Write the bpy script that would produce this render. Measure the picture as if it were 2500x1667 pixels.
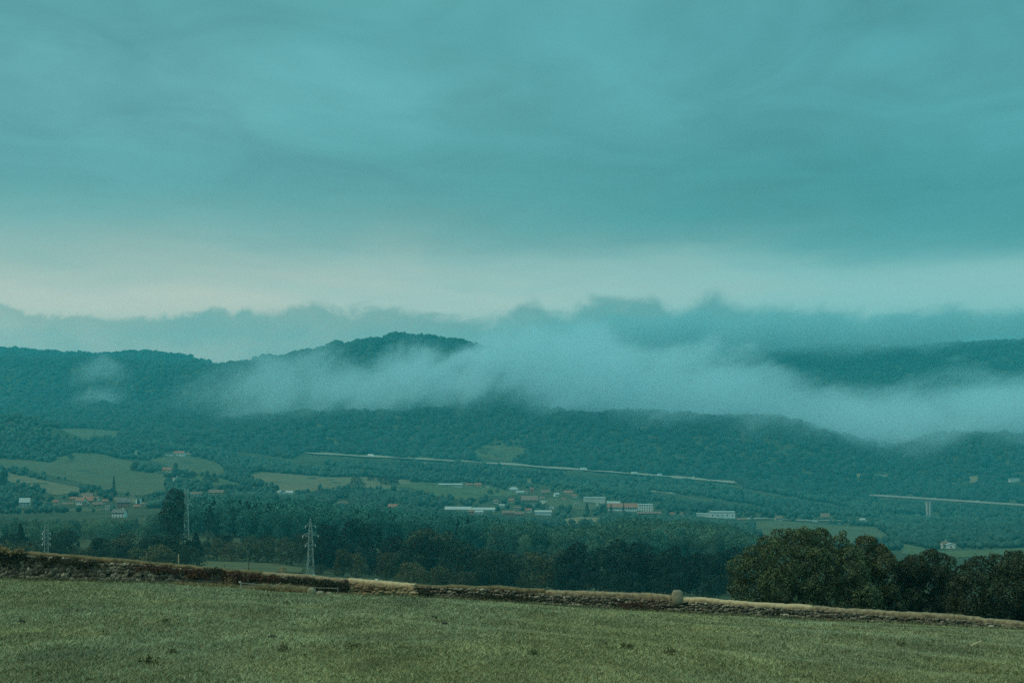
import bpy, bmesh, math, random, os
import numpy as np
from mathutils import Vector, Matrix

# ------------------------------------------------------------------ set-up
for o in list(bpy.data.objects):
    bpy.data.objects.remove(o)
SC = bpy.context.scene
COL = SC.collection
R = math.radians
FPX, CX, HORIZ = 3958.0, 1250.0, 914.0          # focal length in photo pixels, centre column, horizon row


def lin(r, g, b):
    f = lambda c: (c / 255 / 12.92) if c / 255 <= 0.04045 else ((c / 255 + 0.055) / 1.055) ** 2.4
    return (f(r), f(g), f(b))


# ------------------------------------------------------------------ camera
cam_d = bpy.data.cameras.new('camera')
cam = bpy.data.objects.new('camera', cam_d)
COL.objects.link(cam)
cam_d.sensor_width = 36.0
cam_d.lens = 36.0 * FPX / 2500.0
cam_d.shift_y = (HORIZ - 833.5) / 2500.0
cam_d.clip_start = 0.5
cam_d.clip_end = 30000.0
cam.location = (0, 0, 0)
cam.rotation_euler = (R(90), 0, 0)
SC.camera = cam

# ------------------------------------------------------------------ render settings
SC.render.engine = 'CYCLES'
SC.view_settings.view_transform = 'Standard'
SC.view_settings.look = 'None'
SC.view_settings.gamma = 1.0
SC.view_settings.exposure = 0.0
SC.view_settings.use_curve_mapping = False
SC.cycles.max_bounces = 10
SC.cycles.diffuse_bounces = 3
SC.cycles.glossy_bounces = 1
SC.cycles.transmission_bounces = 1
SC.cycles.volume_bounces = 9
SC.cycles.transparent_max_bounces = 10
SC.cycles.volume_step_rate = 1.0
SC.cycles.volume_max_steps = 256
SC.cycles.sample_clamp_indirect = 4.0
SC.cycles.use_denoising = False


# ------------------------------------------------------------------ node helpers
class NT:
    def __init__(self, tree):
        self.t = tree
        self.n = tree.nodes
        self.l = tree.links

    def new(self, kind, **kw):
        nd = self.n.new(kind)
        for k, v in kw.items():
            setattr(nd, k, v)
        return nd

    def put(self, sock, val):
        if hasattr(val, 'is_output') or isinstance(val, bpy.types.NodeSocket):
            self.l.new(val, sock)
        elif val is not None:
            sock.default_value = val

    def math(self, op, a, b=None, c=None, clamp=False):
        nd = self.new('ShaderNodeMath', operation=op, use_clamp=clamp)
        self.put(nd.inputs[0], a)
        if b is not None:
            self.put(nd.inputs[1], b)
        if c is not None:
            self.put(nd.inputs[2], c)
        return nd.outputs[0]

    def vmath(self, op, a, b=None):
        nd = self.new('ShaderNodeVectorMath', operation=op)
        self.put(nd.inputs[0], a)
        if b is not None:
            self.put(nd.inputs[1], b)
        return nd.outputs[0]

    def maprange(self, v, a, b, c=0.0, d=1.0, smooth=False):
        nd = self.new('ShaderNodeMapRange')
        if smooth:
            nd.interpolation_type = 'SMOOTHSTEP'
        nd.clamp = True
        self.put(nd.inputs[0], v)
        for i, x in enumerate((a, b, c, d)):
            self.put(nd.inputs[1 + i], x)
        return nd.outputs[0]

    def mix(self, fac, a, b, blend='MIX'):
        nd = self.new('ShaderNodeMix', data_type='RGBA', blend_type=blend)
        self.put(nd.inputs[0], fac)
        for s, v in ((nd.inputs[6], a), (nd.inputs[7], b)):
            if isinstance(v, tuple) and len(v) == 3:
                v = (*v, 1)
            self.put(s, v)
        return nd.outputs[2]

    def noise(self, vec, scale, detail=3.0, rough=0.5, dim='3D', lac=2.0, dist=0.0, col=False):
        nd = self.new('ShaderNodeTexNoise', noise_dimensions=dim)
        if vec is not None:
            self.put(nd.inputs['Vector'], vec)
        nd.inputs['Scale'].default_value = scale
        nd.inputs['Detail'].default_value = detail
        nd.inputs['Roughness'].default_value = rough
        nd.inputs['Lacunarity'].default_value = lac
        nd.inputs['Distortion'].default_value = dist
        return nd.outputs['Color' if col else 'Fac']

    def ramp(self, fac, stops, interp='LINEAR'):
        nd = self.new('ShaderNodeValToRGB')
        cr = nd.color_ramp
        cr.interpolation = interp
        while len(cr.elements) > 1:
            cr.elements.remove(cr.elements[0])
        cr.elements[0].position = stops[0][0]
        cr.elements[0].color = (*stops[0][1], 1)
        for p, c in stops[1:]:
            e = cr.elements.new(p)
            e.color = (*c, 1)
        self.put(nd.inputs[0], fac)
        return nd.outputs[0]

    def curve(self, x, pts):
        """Float curve through pts (x, y), both 0..1."""
        nd = self.new('ShaderNodeFloatCurve')
        cu = nd.mapping.curves[0]
        cu.points[0].location = pts[0]
        cu.points[1].location = pts[-1]
        for p in pts[1:-1]:
            cu.points.new(*p)
        for p in cu.points:
            p.handle_type = 'AUTO'
        nd.mapping.update()
        self.put(nd.inputs['Value'], x)
        return nd.outputs[0]


# ------------------------------------------------------------------ world: overcast teal sky
SUN_EL, SUN_AZ = R(50), R(-112)      # azimuth from +Y (view direction) towards +X
world = bpy.data.worlds.new('World')
SC.world = world
world.use_nodes = True
w = NT(world.node_tree)
for nd in list(w.n):
    w.n.remove(nd)
out = w.new('ShaderNodeOutputWorld')
bg = w.new('ShaderNodeBackground')
bg.inputs['Strength'].default_value = 0.1
w.l.new(bg.outputs[0], out.inputs[0])
sky = w.new('ShaderNodeTexSky', sky_type='NISHITA')
sky.sun_disc = False
sky.sun_elevation = SUN_EL
sky.sun_rotation = SUN_AZ
sky.dust_density = 4.0
tc = w.new('ShaderNodeTexCoord')
d = w.vmath('NORMALIZE', tc.outputs['Generated'])
sx = w.new('ShaderNodeSeparateXYZ')
w.l.new(d, sx.inputs[0])
hx, hy, hz = sx.outputs
hor = w.math('MAXIMUM', w.math('SQRT', w.math('ADD', w.math('MULTIPLY', hx, hx), w.math('MULTIPLY', hy, hy))), 0.02)
tan_el = w.math('DIVIDE', hz, hor)
v = w.math('MULTIPLY', tan_el, FPX / HORIZ)          # 0 at the horizon, 1 at 13 degrees
az = w.math('ARCTAN2', hx, hy)
# cloud sheets seen in perspective
zz = w.math('ADD', w.math('MAXIMUM', hz, 0.0), 0.07)
cv = w.new('ShaderNodeCombineXYZ')
w.put(cv.inputs[0], w.math('DIVIDE', hx, zz))
w.put(cv.inputs[1], w.math('DIVIDE', hy, zz))
n_big = w.noise(w.vmath('MULTIPLY', cv.outputs[0], (1.0, 0.55, 1.0)), 0.85, 4.0, 0.52, dist=0.5)
n_mid = w.noise(w.vmath('MULTIPLY', cv.outputs[0], (1.0, 0.7, 1.0)), 1.9, 3.0, 0.55, dist=1.2)
n_fin = w.noise(w.vmath('MULTIPLY', cv.outputs[0], (1.0, 0.6, 1.0)), 3.4, 4.0, 0.55, dist=0.8)
wob = w.math('MULTIPLY_ADD', w.math('SUBTRACT', n_fin, 0.5), 0.025, w.math('MULTIPLY', w.math('SUBTRACT', n_big, 0.5), 0.14))
vv = w.math('ADD', v, wob)
fit = w.math('DIVIDE', vv, 1.4)
S = lambda *a: [(p / 1.4, lin(*c)) for p, c in a]
left = w.ramp(fit, S((0.0, (214, 216, 200)), (0.15, (214, 216, 200)), (0.2, (214, 216, 201)), (0.25, (190, 203, 191)),
                     (0.33, (158, 188, 181)), (0.42, (122, 174, 173)), (0.52, (94, 160, 163)), (0.64, (102, 168, 172)),
                     (0.8, (106, 173, 177)), (1.0, (86, 160, 164)), (1.4, (112, 168, 166))), 'B_SPLINE')
right = w.ramp(fit, S((0.0, (158, 204, 200)), (0.15, (158, 204, 200)), (0.24, (156, 202, 199)), (0.30, (138, 190, 188)),
                      (0.345, (92, 160, 163)), (0.42, (74, 150, 154)), (0.54, (72, 148, 152)), (0.64, (82, 158, 163)),
                      (0.8, (90, 166, 171)), (1.0, (80, 156, 162)), (1.4, (112, 168, 166))), 'B_SPLINE')
lr = w.maprange(w.math('ADD', az, w.math('MULTIPLY', w.math('SUBTRACT', n_big, 0.5), 0.25)), -0.26, 0.24, 0, 1, True)
skyc = w.mix(lr, left, right)
# broad lighter and darker drifts in the overcast
lowfade = w.maprange(v, 0.22, 0.85, 0.18, 1.0, True)
gain = w.math('MULTIPLY_ADD', w.math('MULTIPLY', w.math('SUBTRACT', n_big, 0.5), lowfade), 0.8, w.math('MULTIPLY_ADD', w.math('MULTIPLY', w.math('SUBTRACT', n_fin, 0.5), lowfade), 0.11, w.math('MULTIPLY_ADD', w.math('MULTIPLY', w.math('SUBTRACT', n_mid, 0.5), lowfade), 0.56, 1.015)))
gain = w.math('MULTIPLY', gain, w.maprange(v, 1.1, 5.0, 1.0, 2.3, True))      # overcast brightens towards the zenith
# far bank of low cloud along the horizon
ax = w.maprange(az, -0.40, 0.40, 0.0, 1.0)
bank_px = [(-350, 772), (0, 752), (90, 764), (250, 768), (480, 774), (520, 754), (560, 764), (590, 760), (640, 779), (705, 762),
           (775, 742), (830, 772), (900, 759), (1020, 762), (1100, 776), (1180, 779), (1250, 771), (1310, 753), (1345, 782),
           (1400, 764), (1470, 744), (1530, 745), (1600, 734), (1640, 768), (1700, 750), (1760, 732), (1830, 752), (1950, 768),
           (2100, 782), (2300, 778), (2500, 770), (2850, 772)]
bank = w.curve(ax, [((math.atan((u - CX) / FPX) + 0.40) / 0.80, (1 - p / HORIZ) * 2.0) for u, p in bank_px])
nb = w.noise(w.vmath('MULTIPLY', d, (1, 1, 1.5)), 26.0, 6.0, 0.62, dist=0.7)
nb3 = w.noise(w.vmath('MULTIPLY', d, (1, 1, 1.2)), 75.0, 4.0, 0.6, dist=0.5)
nb2 = w.noise(w.vmath('MULTIPLY', d, (1, 1, 2.2)), 9.0, 4.0, 0.55, dist=0.6)
btop = w.math('ADD', w.math('DIVIDE', bank, 2.0), w.math('MULTIPLY_ADD', w.math('SUBTRACT', nb, 0.5), 0.14, w.math('MULTIPLY', w.math('SUBTRACT', nb3, 0.5), 0.020)))
soft = w.maprange(az, -0.3, 0.3, 0.010, 0.040)
below = w.math('SUBTRACT', btop, v)
bfac = w.maprange(below, w.math('MULTIPLY', soft, -1.0), soft, 0.0, 1.0, True)
bcol = w.mix(w.maprange(az, -0.3, 0.2), lin(178, 192, 178), lin(96, 156, 160))
blow = w.mix(w.maprange(az, -0.3, 0.2), lin(206, 210, 194), lin(90, 150, 154))
bcol = w.mix(w.maprange(below, 0.0, 0.12, 0.12, 1.0, True), bcol, blow)
bcol = w.mix(w.maprange(nb2, 0.36, 0.66, 0.0, 0.55), bcol, lin(104, 168, 168))
cloudy = w.mix(1.0, skyc, w.math('MULTIPLY', gain, 1.0), 'MULTIPLY')
cloudy = w.mix(bfac, cloudy, bcol)
full = w.mix(0.94, sky.outputs[0], w.mix(1.0, cloudy, (10.0, 10.0, 10.0), 'MULTIPLY'))
w.l.new(full, bg.inputs['Color'])

# ------------------------------------------------------------------ soft, warm overcast sun
sun_d = bpy.data.lights.new('sun', 'SUN')
sun_d.energy = 1.5
sun_d.angle = R(35)
sun_d.color = (1.0, 0.80, 0.50)
sun = bpy.data.objects.new('sun', sun_d)
COL.objects.link(sun)
sdir = Vector((math.sin(SUN_AZ) * math.cos(SUN_EL), math.cos(SUN_AZ) * math.cos(SUN_EL), math.sin(SUN_EL)))
sun.rotation_euler = sdir.to_track_quat('Z', 'Y').to_euler()
sun.location = (0, 0, 200)

# ------------------------------------------------------------------ mesh helpers
def npmesh(name, V, F, smooth=False):
    """V (n,3), F (m,k) with k = 3 or 4 -> mesh"""
    V = np.asarray(V, np.float32)
    F = np.asarray(F, np.int32)
    me = bpy.data.meshes.new(name)
    me.vertices.add(len(V))
    me.vertices.foreach_set('co', V.ravel())
    m, k = F.shape
    me.loops.add(m * k)
    me.loops.foreach_set('vertex_index', F.ravel())
    me.polygons.add(m)
    me.polygons.foreach_set('loop_start', np.arange(0, m * k, k, dtype=np.int32))
    me.polygons.foreach_set('loop_total', np.full(m, k, np.int32))
    if smooth:
        me.polygons.foreach_set('use_smooth', np.ones(m, bool))
    me.update(calc_edges=True)
    return me


def face_attr(me, name, vals):
    a = me.attributes.new(name, 'FLOAT', 'FACE')
    a.data.foreach_set('value', np.asarray(vals, np.float32))


def link(name, me, mat=None, parent=None, loc=None, rz=0.0, label=None, cat=None, group=None, kind=None):
    o = bpy.data.objects.new(name, me)
    COL.objects.link(o)
    if mat is not None and me is not None and not me.materials:
        me.materials.append(mat)
    if parent is not None:
        o.parent = parent
    if loc is not None:
        o.location = loc
    if rz:
        o.rotation_euler = (0, 0, rz)
    for k, val in (('label', label), ('category', cat), ('group', group), ('kind', kind)):
        if val:
            o[k] = val
    return o


class MB:
    """collects boxes, bars and tubes into one mesh"""
    def __init__(self):
        self.V, self.F = [], []

    def add(self, verts, faces):
        b = len(self.V)
        self.V += [tuple(p) for p in verts]
        self.F += [tuple(b + i for i in f) for f in faces]
        return self

    def box(self, x0, x1, y0, y1, z0, z1):
        v = [(x0, y0, z0), (x1, y0, z0), (x1, y1, z0), (x0, y1, z0), (x0, y0, z1), (x1, y0, z1), (x1, y1, z1), (x0, y1, z1)]
        return self.add(v, [(0, 3, 2, 1), (4, 5, 6, 7), (0, 1, 5, 4), (1, 2, 6, 5), (2, 3, 7, 6), (3, 0, 4, 7)])

    def bar(self, a, b, r, n=4, r2=None):
        a, b = Vector(a), Vector(b)
        ax = (b - a).normalized()
        t = ax.cross(Vector((0, 0, 1)) if abs(ax.z) < 0.9 else Vector((1, 0, 0))).normalized()
        s = ax.cross(t)
        r2 = r if r2 is None else r2
        v = []
        for p, rr in ((a, r), (b, r2)):
            for i in range(n):
                q = 2 * math.pi * (i + 0.5) / n
                v.append(p + (t * math.cos(q) + s * math.sin(q)) * rr)
        f = [(i, (i + 1) % n, n + (i + 1) % n, n + i) for i in range(n)]
        f += [tuple(range(n - 1, -1, -1)), tuple(range(n, 2 * n))]
        return self.add(v, f)

    def mesh(self, name, smooth=False):
        me = bpy.data.meshes.new(name)
        me.from_pydata(self.V, [], self.F)
        if smooth:
            me.polygons.foreach_set('use_smooth', np.ones(len(self.F), bool))
        me.update()
        return me

    def build(self, name, mat, parent=None, **kw):
        return link(name, self.mesh(name, kw.pop('smooth', False)), mat, parent, **kw)


# ------------------------------------------------------------------ materials
MATS = {}


def material(name, col=(0.5, 0.5, 0.5), rough=0.8, vary=0.12, scale=2.0, spec=0.3, metal=0.0, bump=0.0, col2=None, detail=4.0):
    """plain surface whose colour drifts with object-space noise"""
    if name in MATS:
        return MATS[name]
    m = bpy.data.materials.new(name)
    m.use_nodes = True
    t = NT(m.node_tree)
    p = t.n['Principled BSDF']
    p.inputs['Roughness'].default_value = rough
    p.inputs['Specular IOR Level'].default_value = spec
    p.inputs['Metallic'].default_value = metal
    co = t.new('ShaderNodeTexCoord').outputs['Object']
    nz = t.noise(co, scale, detail, 0.6)
    c2 = col2 if col2 else tuple(min(1, c * (1 - 2.2 * vary)) for c in col)
    c1 = col if col2 else tuple(min(1, c * (1 + 1.2 * vary)) for c in col)
    t.put(p.inputs['Base Color'], t.mix(t.maprange(nz, 0.3, 0.7), c2, c1))
    if bump:
        b = t.new('ShaderNodeBump')
        b.inputs['Strength'].default_value = bump
        b.inputs['Distance'].default_value = 0.05
        t.put(b.inputs['Height'], t.noise(co, scale * 4, 4.0, 0.6))
        t.l.new(b.outputs[0], p.inputs['Normal'])
    MATS[name] = m
    return m


def leaf_material(name, dark, light, obj_vary=0.25, warm=None):
    """leaves: per-face tone attribute, per-object drift"""
    m = bpy.data.materials.new(name)
    m.use_nodes = True
    t = NT(m.node_tree)
    p = t.n['Principled BSDF']
    p.inputs['Roughness'].default_value = 0.65
    p.inputs['Specular IOR Level'].default_value = 0.15
    at = t.new('ShaderNodeAttribute', attribute_name='tone')
    c = t.mix(at.outputs['Fac'], dark, light)
    if warm:
        rnd = t.new('ShaderNodeObjectInfo').outputs['Random']
        c = t.mix(t.maprange(rnd, 0.45, 1.0, 0.0, 0.75), c, warm)
    if obj_vary:
        rnd = t.new('ShaderNodeObjectInfo').outputs['Random']
        r2 = t.math('FRACT', t.math('MULTIPLY', rnd, 7.31))
        c = t.mix(1.0, c, t.maprange(r2, 0, 1, 1 - obj_vary, 1 + obj_vary), 'MULTIPLY')
    t.put(p.inputs['Base Color'], c)
    MATS[name] = m
    return m


# ------------------------------------------------------------------ terrain as a height function
WALL_K = [(-700, 90.0), (0, 86.0), (1250, 81.0), (2500, 76.0), (3200, 73.0)]


def interp(tab, x):
    return np.interp(x, [a for a, _ in tab], [b for _, b in tab])


# photo column -> row of the foot of the wall and of its top
BASE_ROW = [(-700, 1380), (0, 1414), (160, 1420), (430, 1425), (560, 1432), (640, 1438), (780, 1447), (860, 1452), (1010, 1457), (1200, 1468),
            (1400, 1482), (1600, 1495), (1700, 1500), (1850, 1508), (2000, 1516), (2170, 1521), (2300, 1530), (2400, 1536), (2500, 1539), (3200, 1565)]
TOP_ROW = [(-700, 1290), (0, 1345), (70, 1348), (160, 1354), (260, 1364), (320, 1368), (400, 1375), (450, 1381), (520, 1388), (600, 1394),
           (700, 1401), (800, 1410), (850, 1412), (930, 1419), (1012, 1425), (1013, 1428), (1100, 1429), (1200, 1431), (1300, 1438), (1500, 1448),
           (1620, 1453), (1670, 1459), (1800, 1469), (1970, 1479), (1990, 1479), (2170, 1494), (2320, 1500), (2400, 1509), (2500, 1519), (3200, 1570)]


def wall_pos(u, row_tab):
    """point on the wall line in photo column u at the row given by the table"""
    Y = interp(WALL_K, u)
    return (u - CX) / FPX * Y, Y, -(interp(row_tab, u) - HORIZ) / FPX * Y


_uu = np.arange(-700, 3201, 10.0)
_Yw = interp(WALL_K, _uu)
_Xw = (_uu - CX) / FPX * _Yw
_zw = -(interp(BASE_ROW, _uu) - HORIZ) / FPX * _Yw
_k = np.exp(-0.5 * (np.arange(-12, 13) / 5.0) ** 2)
_zs = np.convolve(np.pad(_zw, 12, mode='edge'), _k / _k.sum(), 'valid')
CAM_H = 1.75


def field_z(X, Y):
    X = np.asarray(X, float)
    Y = np.asarray(Y, float)
    zb = np.interp(X, _Xw, _zs)
    Yw = np.interp(X, _Xw, _Yw)
    z = -CAM_H + (zb + CAM_H) * Y / Yw
    t = np.clip(Y / Yw, 0, 1)
    und = 0.10 * np.sin(X * 0.33 + 1.3) * np.sin(Y * 0.21 + X * 0.05) + 0.05 * np.sin(X * 0.9 + Y * 0.5)
    return z + und * np.clip(4 * (1 - t), 0, 1) * np.clip(np.abs(Y) / 12, 0, 1)


# rows (photo px) at which the open ground lies, per distance and column
T_U = [-700, 0, 200, 400, 560, 700, 800, 900, 1060, 1180, 1300, 1500, 1700, 1900, 2050, 2150, 2300, 2500, 3200]
T = {
    300: [1412] * 5 + [1418, 1420, 1425, 1440, 1446, 1450, 1458, 1466, 1475, 1482, 1486, 1495, 1500, 1500],
    400: [1408, 1408, 1406, 1404, 1404, 1405, 1410, 1418, 1432, 1440, 1446, 1450, 1456, 1462, 1466, 1468, 1472, 1475, 1475],
    550: [1392, 1390, 1386, 1380, 1379, 1380, 1388, 1400, 1412, 1425, 1432, 1438, 1440, 1440, 1440, 1440, 1440, 1440, 1440],
    700: [1330, 1335, 1330, 1325, 1326, 1335, 1342, 1350, 1362, 1370, 1378, 1384, 1388, 1392, 1396, 1398, 1400, 1400, 1400],
    850: [1300, 1305, 1300, 1298, 1302, 1312, 1320, 1325, 1332, 1340, 1344, 1346, 1350, 1366, 1380, 1384, 1388, 1390, 1390],
    1000: [1278, 1282, 1280, 1278, 1280, 1290, 1296, 1300, 1308, 1318, 1322, 1322, 1324, 1346, 1366, 1372, 1374, 1376, 1376],
    1250: [1258, 1262, 1258, 1254, 1254, 1258, 1264, 1270, 1282, 1292, 1300, 1302, 1304, 1330, 1346, 1352, 1352, 1350, 1350],
    1500: [1236, 1240, 1238, 1230, 1226, 1228, 1234, 1242, 1260, 1274, 1284, 1290, 1294, 1306, 1326, 1334, 1334, 1332, 1332],
    1800: [1176, 1182, 1184, 1190, 1198, 1204, 1210, 1218, 1236, 1248, 1258, 1262, 1268, 1280, 1296, 1304, 1306, 1304, 1304],
    2100: [1130, 1138, 1144, 1152, 1162, 1174, 1180, 1186, 1198, 1208, 1220, 1232, 1244, 1260, 1274, 1282, 1284, 1282, 1282],
    2500: [1090, 1096, 1104, 1112, 1126, 1138, 1144, 1150, 1156, 1162, 1174, 1190, 1206, 1226, 1244, 1254, 1256, 1250, 1250],
    2900: [1048, 1055, 1058, 1066, 1078, 1090, 1098, 1106, 1114, 1120, 1130, 1148, 1166, 1184, 1200, 1210, 1206, 1196, 1196],
    3400: [1004, 1012, 1014, 1020, 1026, 1028, 1022, 1016, 1006, 1000, 1008, 1024, 1030, 1042, 1072, 1100, 1084, 1074, 1070],
    3700: [975, 978, 978, 985, 1004, 1018, 1020, 1020, 1016, 1012, 1020, 1034, 1044, 1058, 1086, 1112, 1100, 1088, 1082],
    4150: [866, 872, 884, 890, 902, 874, 838, 834, 821, 845, 872, 915, 945, 950, 950, 950, 945, 940, 930],
    4600: [880, 892, 892, 896, 905, 915, 915, 912, 908, 908, 904, 880, 864, 858, 850, 848, 852, 830, 812],
    5200: [862, 855, 870, 862, 905, 930, 930, 930, 925, 925, 915, 905, 890, 885, 880, 880, 880, 870, 860],
    6400: [900, 905, 910, 915, 925, 935, 935, 935, 935, 935, 930, 925, 920, 915, 915, 915, 915, 905, 900],
}
U0, U1, DU = -700.0, 3200.0, 10.0
GU = np.arange(U0, U1 + 1, DU)
KY = np.array(sorted(T), float)
_ks = np.exp(-0.5 * (np.arange(-14, 15) / 4.5) ** 2)
_ks /= _ks.sum()


def _sm(a):
    return np.convolve(np.pad(a, 14, mode='edge'), _ks, 'valid')


KZ = [-(_sm(np.interp(GU, T_U, T[int(y)])) - HORIZ) / FPX * y for y in KY]
# ground just behind the wall
_Ywu = interp(WALL_K, GU)
_zbw = -(_sm(interp(BASE_ROW, GU)) - HORIZ) / FPX * _Ywu
YS = np.concatenate([[60.0, 84.0], KY])
ZS = np.vstack([_zbw * 60 / _Ywu, _zbw * 84 / _Ywu - 0.5] + KZ)       # (knots, columns)


def pchip(x, y, xi):
    """monotone cubic along axis 0"""
    h = np.diff(x)[:, None]
    dl = np.diff(y, axis=0) / h
    m = np.zeros_like(y)
    w1, w2 = 2 * h[1:] + h[:-1], h[1:] + 2 * h[:-1]
    with np.errstate(divide='ignore', invalid='ignore'):
        hm = (w1 + w2) / (w1 / dl[:-1] + w2 / dl[1:])
    m[1:-1] = np.where(dl[:-1] * dl[1:] > 0, hm, 0)
    m[0], m[-1] = dl[0], dl[-1]
    i = np.clip(np.searchsorted(x, xi) - 1, 0, len(x) - 2)
    hh = (x[i + 1] - x[i])[:, None]
    t = ((xi - x[i])[:, None]) / hh
    return ((1 + 2 * t) * (1 - t) ** 2 * y[i] + t * (1 - t) ** 2 * hh * m[i] + t * t * (3 - 2 * t) * y[i + 1] + t * t * (t - 1) * hh * m[i + 1])


GY = np.concatenate([np.linspace(60, 140, 20, endpoint=False), np.linspace(140, 700, 60, endpoint=False), np.linspace(700, 1500, 80, endpoint=False),
                     np.linspace(1500, 3000, 130, endpoint=False), np.linspace(3000, 5400, 110, endpoint=False), np.linspace(5400, 6400, 14)])
GZ = pchip(YS, ZS, GY)                                                # (rows, columns)
# rolling detail of the land and a wooded knoll at the left
_gx = (GU[None, :] - CX) / FPX * GY[:, None]
_amp = np.interp(GY, [120, 600, 2000, 3000, 3400, 4500], [0, 0.4, 1.6, 5.0, 9.0, 11.0])[:, None]
_y2 = GY[:, None] + 0 * _gx
GZ = GZ + _amp * (0.6 * np.sin(_gx / 61 + 0.4 * np.sin(_y2 / 95)) * np.sin(_y2 / 73 + 1.0) + 0.4 * np.sin(_gx / 27 + 2.0 + _y2 / 140) * np.sin(_y2 / 31)
                  + 0.3 * np.sin(_gx / 13.0 + _y2 / 37))
GZ = GZ + 48 * np.exp(-((_gx - (30 - CX) / FPX * 2450) / 95) ** 2 - ((_y2 - 2480) / 170) ** 2)

for bu_, by_, bh_, br_ in ((1560, 3300, 16, 95), (1720, 3180, 15, 85), (1900, 3260, 24, 110), (2060, 3200, 13, 80), (2350, 3330, 20, 110), (1250, 3250, 12, 110), (760, 3250, 12, 120)):
    GZ = GZ + bh_ * np.exp(-((_gx - (bu_ - CX) / FPX * by_) / br_) ** 2 - ((_y2 - by_) / 190) ** 2)      # wooded spurs


def ground(X, Y):
    """height of the land; arrays allowed"""
    X = np.asarray(X, float)
    Y = np.asarray(Y, float)
    U = CX + FPX * X / np.maximum(Y, 1.0)
    fu = np.clip((U - U0) / DU, 0, len(GU) - 1.001)
    iu = fu.astype(int)
    tu = fu - iu
    fy = np.clip(np.interp(Y, GY, np.arange(len(GY))), 0, len(GY) - 1.001)
    iy = fy.astype(int)
    ty = fy - iy
    z = (GZ[iy, iu] * (1 - tu) + GZ[iy, iu + 1] * tu) * (1 - ty) + (GZ[iy + 1, iu] * (1 - tu) + GZ[iy + 1, iu + 1] * tu) * ty
    return z


def cast(u, row, y0=130.0, y1=6000.0):
    """first place on the land seen in photo column u at that row"""
    Y = np.exp(np.linspace(math.log(y0), math.log(y1), 1600))
    X = (u - CX) / FPX * Y
    p = HORIZ - ground(X, Y) / Y * FPX
    hit = np.where(p <= row)[0]
    i = hit[0] if len(hit) else len(Y) - 1
    if i > 0 and p[i - 1] > row:
        t = (p[i - 1] - row) / (p[i - 1] - p[i])
        y = Y[i - 1] + t * (Y[i] - Y[i - 1])
    else:
        y = Y[i]
    x = (u - CX) / FPX * y
    return float(x), float(y), float(ground(x, y))


def at_depth(u, Y):
    x = (u - CX) / FPX * Y
    return float(x), float(Y), float(ground(x, Y))


def inpoly(px, py, poly):
    px = np.asarray(px, float)
    py = np.asarray(py, float)
    c = np.zeros(px.shape, bool)
    n = len(poly)
    for i in range(n):
        x1, y1 = poly[i]
        x2, y2 = poly[i - 1]
        if y1 == y2:
            continue
        c ^= ((y1 > py) != (y2 > py)) & (px < (x2 - x1) * (py - y1) / (y2 - y1) + x1)
    return c


# ------------------------------------------------------------------ land meshes
def land_material(name, a, b, c, s1, s2):
    m = bpy.data.materials.new(name)
    m.use_nodes = True
    t = NT(m.node_tree)
    p = t.n['Principled BSDF']
    p.inputs['Roughness'].default_value = 0.95
    p.inputs['Specular IOR Level'].default_value = 0.1
    co = t.new('ShaderNodeNewGeometry').outputs['Position']
    n1 = t.noise(co, s1, 4.0, 0.6)
    n2 = t.noise(co, s2, 5.0, 0.65)
    x = t.mix(t.maprange(n1, 0.35, 0.65), a, b)
    t.put(p.inputs['Base Color'], t.mix(t.maprange(n2, 0.4, 0.7), x, c))
    return m


M_FIELD = land_material('field soil and turf', (0.10, 0.095, 0.034), (0.14, 0.125, 0.046), (0.065, 0.058, 0.024), 0.12, 2.2)
M_LAND = land_material('valley ground', (0.040, 0.054, 0.026), (0.075, 0.078, 0.036), (0.022, 0.030, 0.015), 0.012, 0.06)

# the field the camera stands in
fx = np.concatenate([np.linspace(-400, -40, 30, endpoint=False), np.linspace(-40, 40, 161), np.linspace(42, 400, 30)])
ft = np.concatenate([np.linspace(-4.0, 0, 24, endpoint=False), np.linspace(0, 1.003, 150)])
FXg, FTg = np.meshgrid(fx, ft)
FYg = FTg * np.interp(FXg, _Xw, _Yw)
FZg = field_z(FXg, FYg)
nr, nc = FXg.shape
ii = np.arange(nr * nc).reshape(nr, nc)
F4 = np.stack([ii[:-1, :-1], ii[:-1, 1:], ii[1:, 1:], ii[1:, :-1]], -1).reshape(-1, 4)
link('field', npmesh('field', np.stack([FXg, FYg, FZg], -1).reshape(-1, 3), F4, True), M_FIELD, kind='structure')

# everything beyond the wall, one sheet out past the last ridge
keep = GY >= 60
lu = GU
Yg = np.repeat(GY[:, None], len(lu), 1)
Yg[0] = interp(WALL_K, lu) + 0.12                       # starts under the wall
for r_ in range(1, 8):
    Yg[r_] = np.maximum(Yg[r_], Yg[0] + r_ * 0.5)
Yg = np.maximum.accumulate(Yg + np.arange(len(GY))[:, None] * 1e-3, 0)
Xg = (lu[None, :] - CX) / FPX * Yg
Zg = ground(Xg, Yg)
Zg[0] = np.interp(Xg[0], _Xw, _zs) - 0.25
nr, nc = Xg.shape
ii = np.arange(nr * nc).reshape(nr, nc)
F4 = np.stack([ii[:-1, :-1], ii[:-1, 1:], ii[1:, 1:], ii[1:, :-1]], -1).reshape(-1, 4)
link('valley_ground', npmesh('valley_ground', np.stack([Xg, Yg, Zg], -1).reshape(-1, 3), F4, True), M_LAND, kind='structure')


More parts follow.
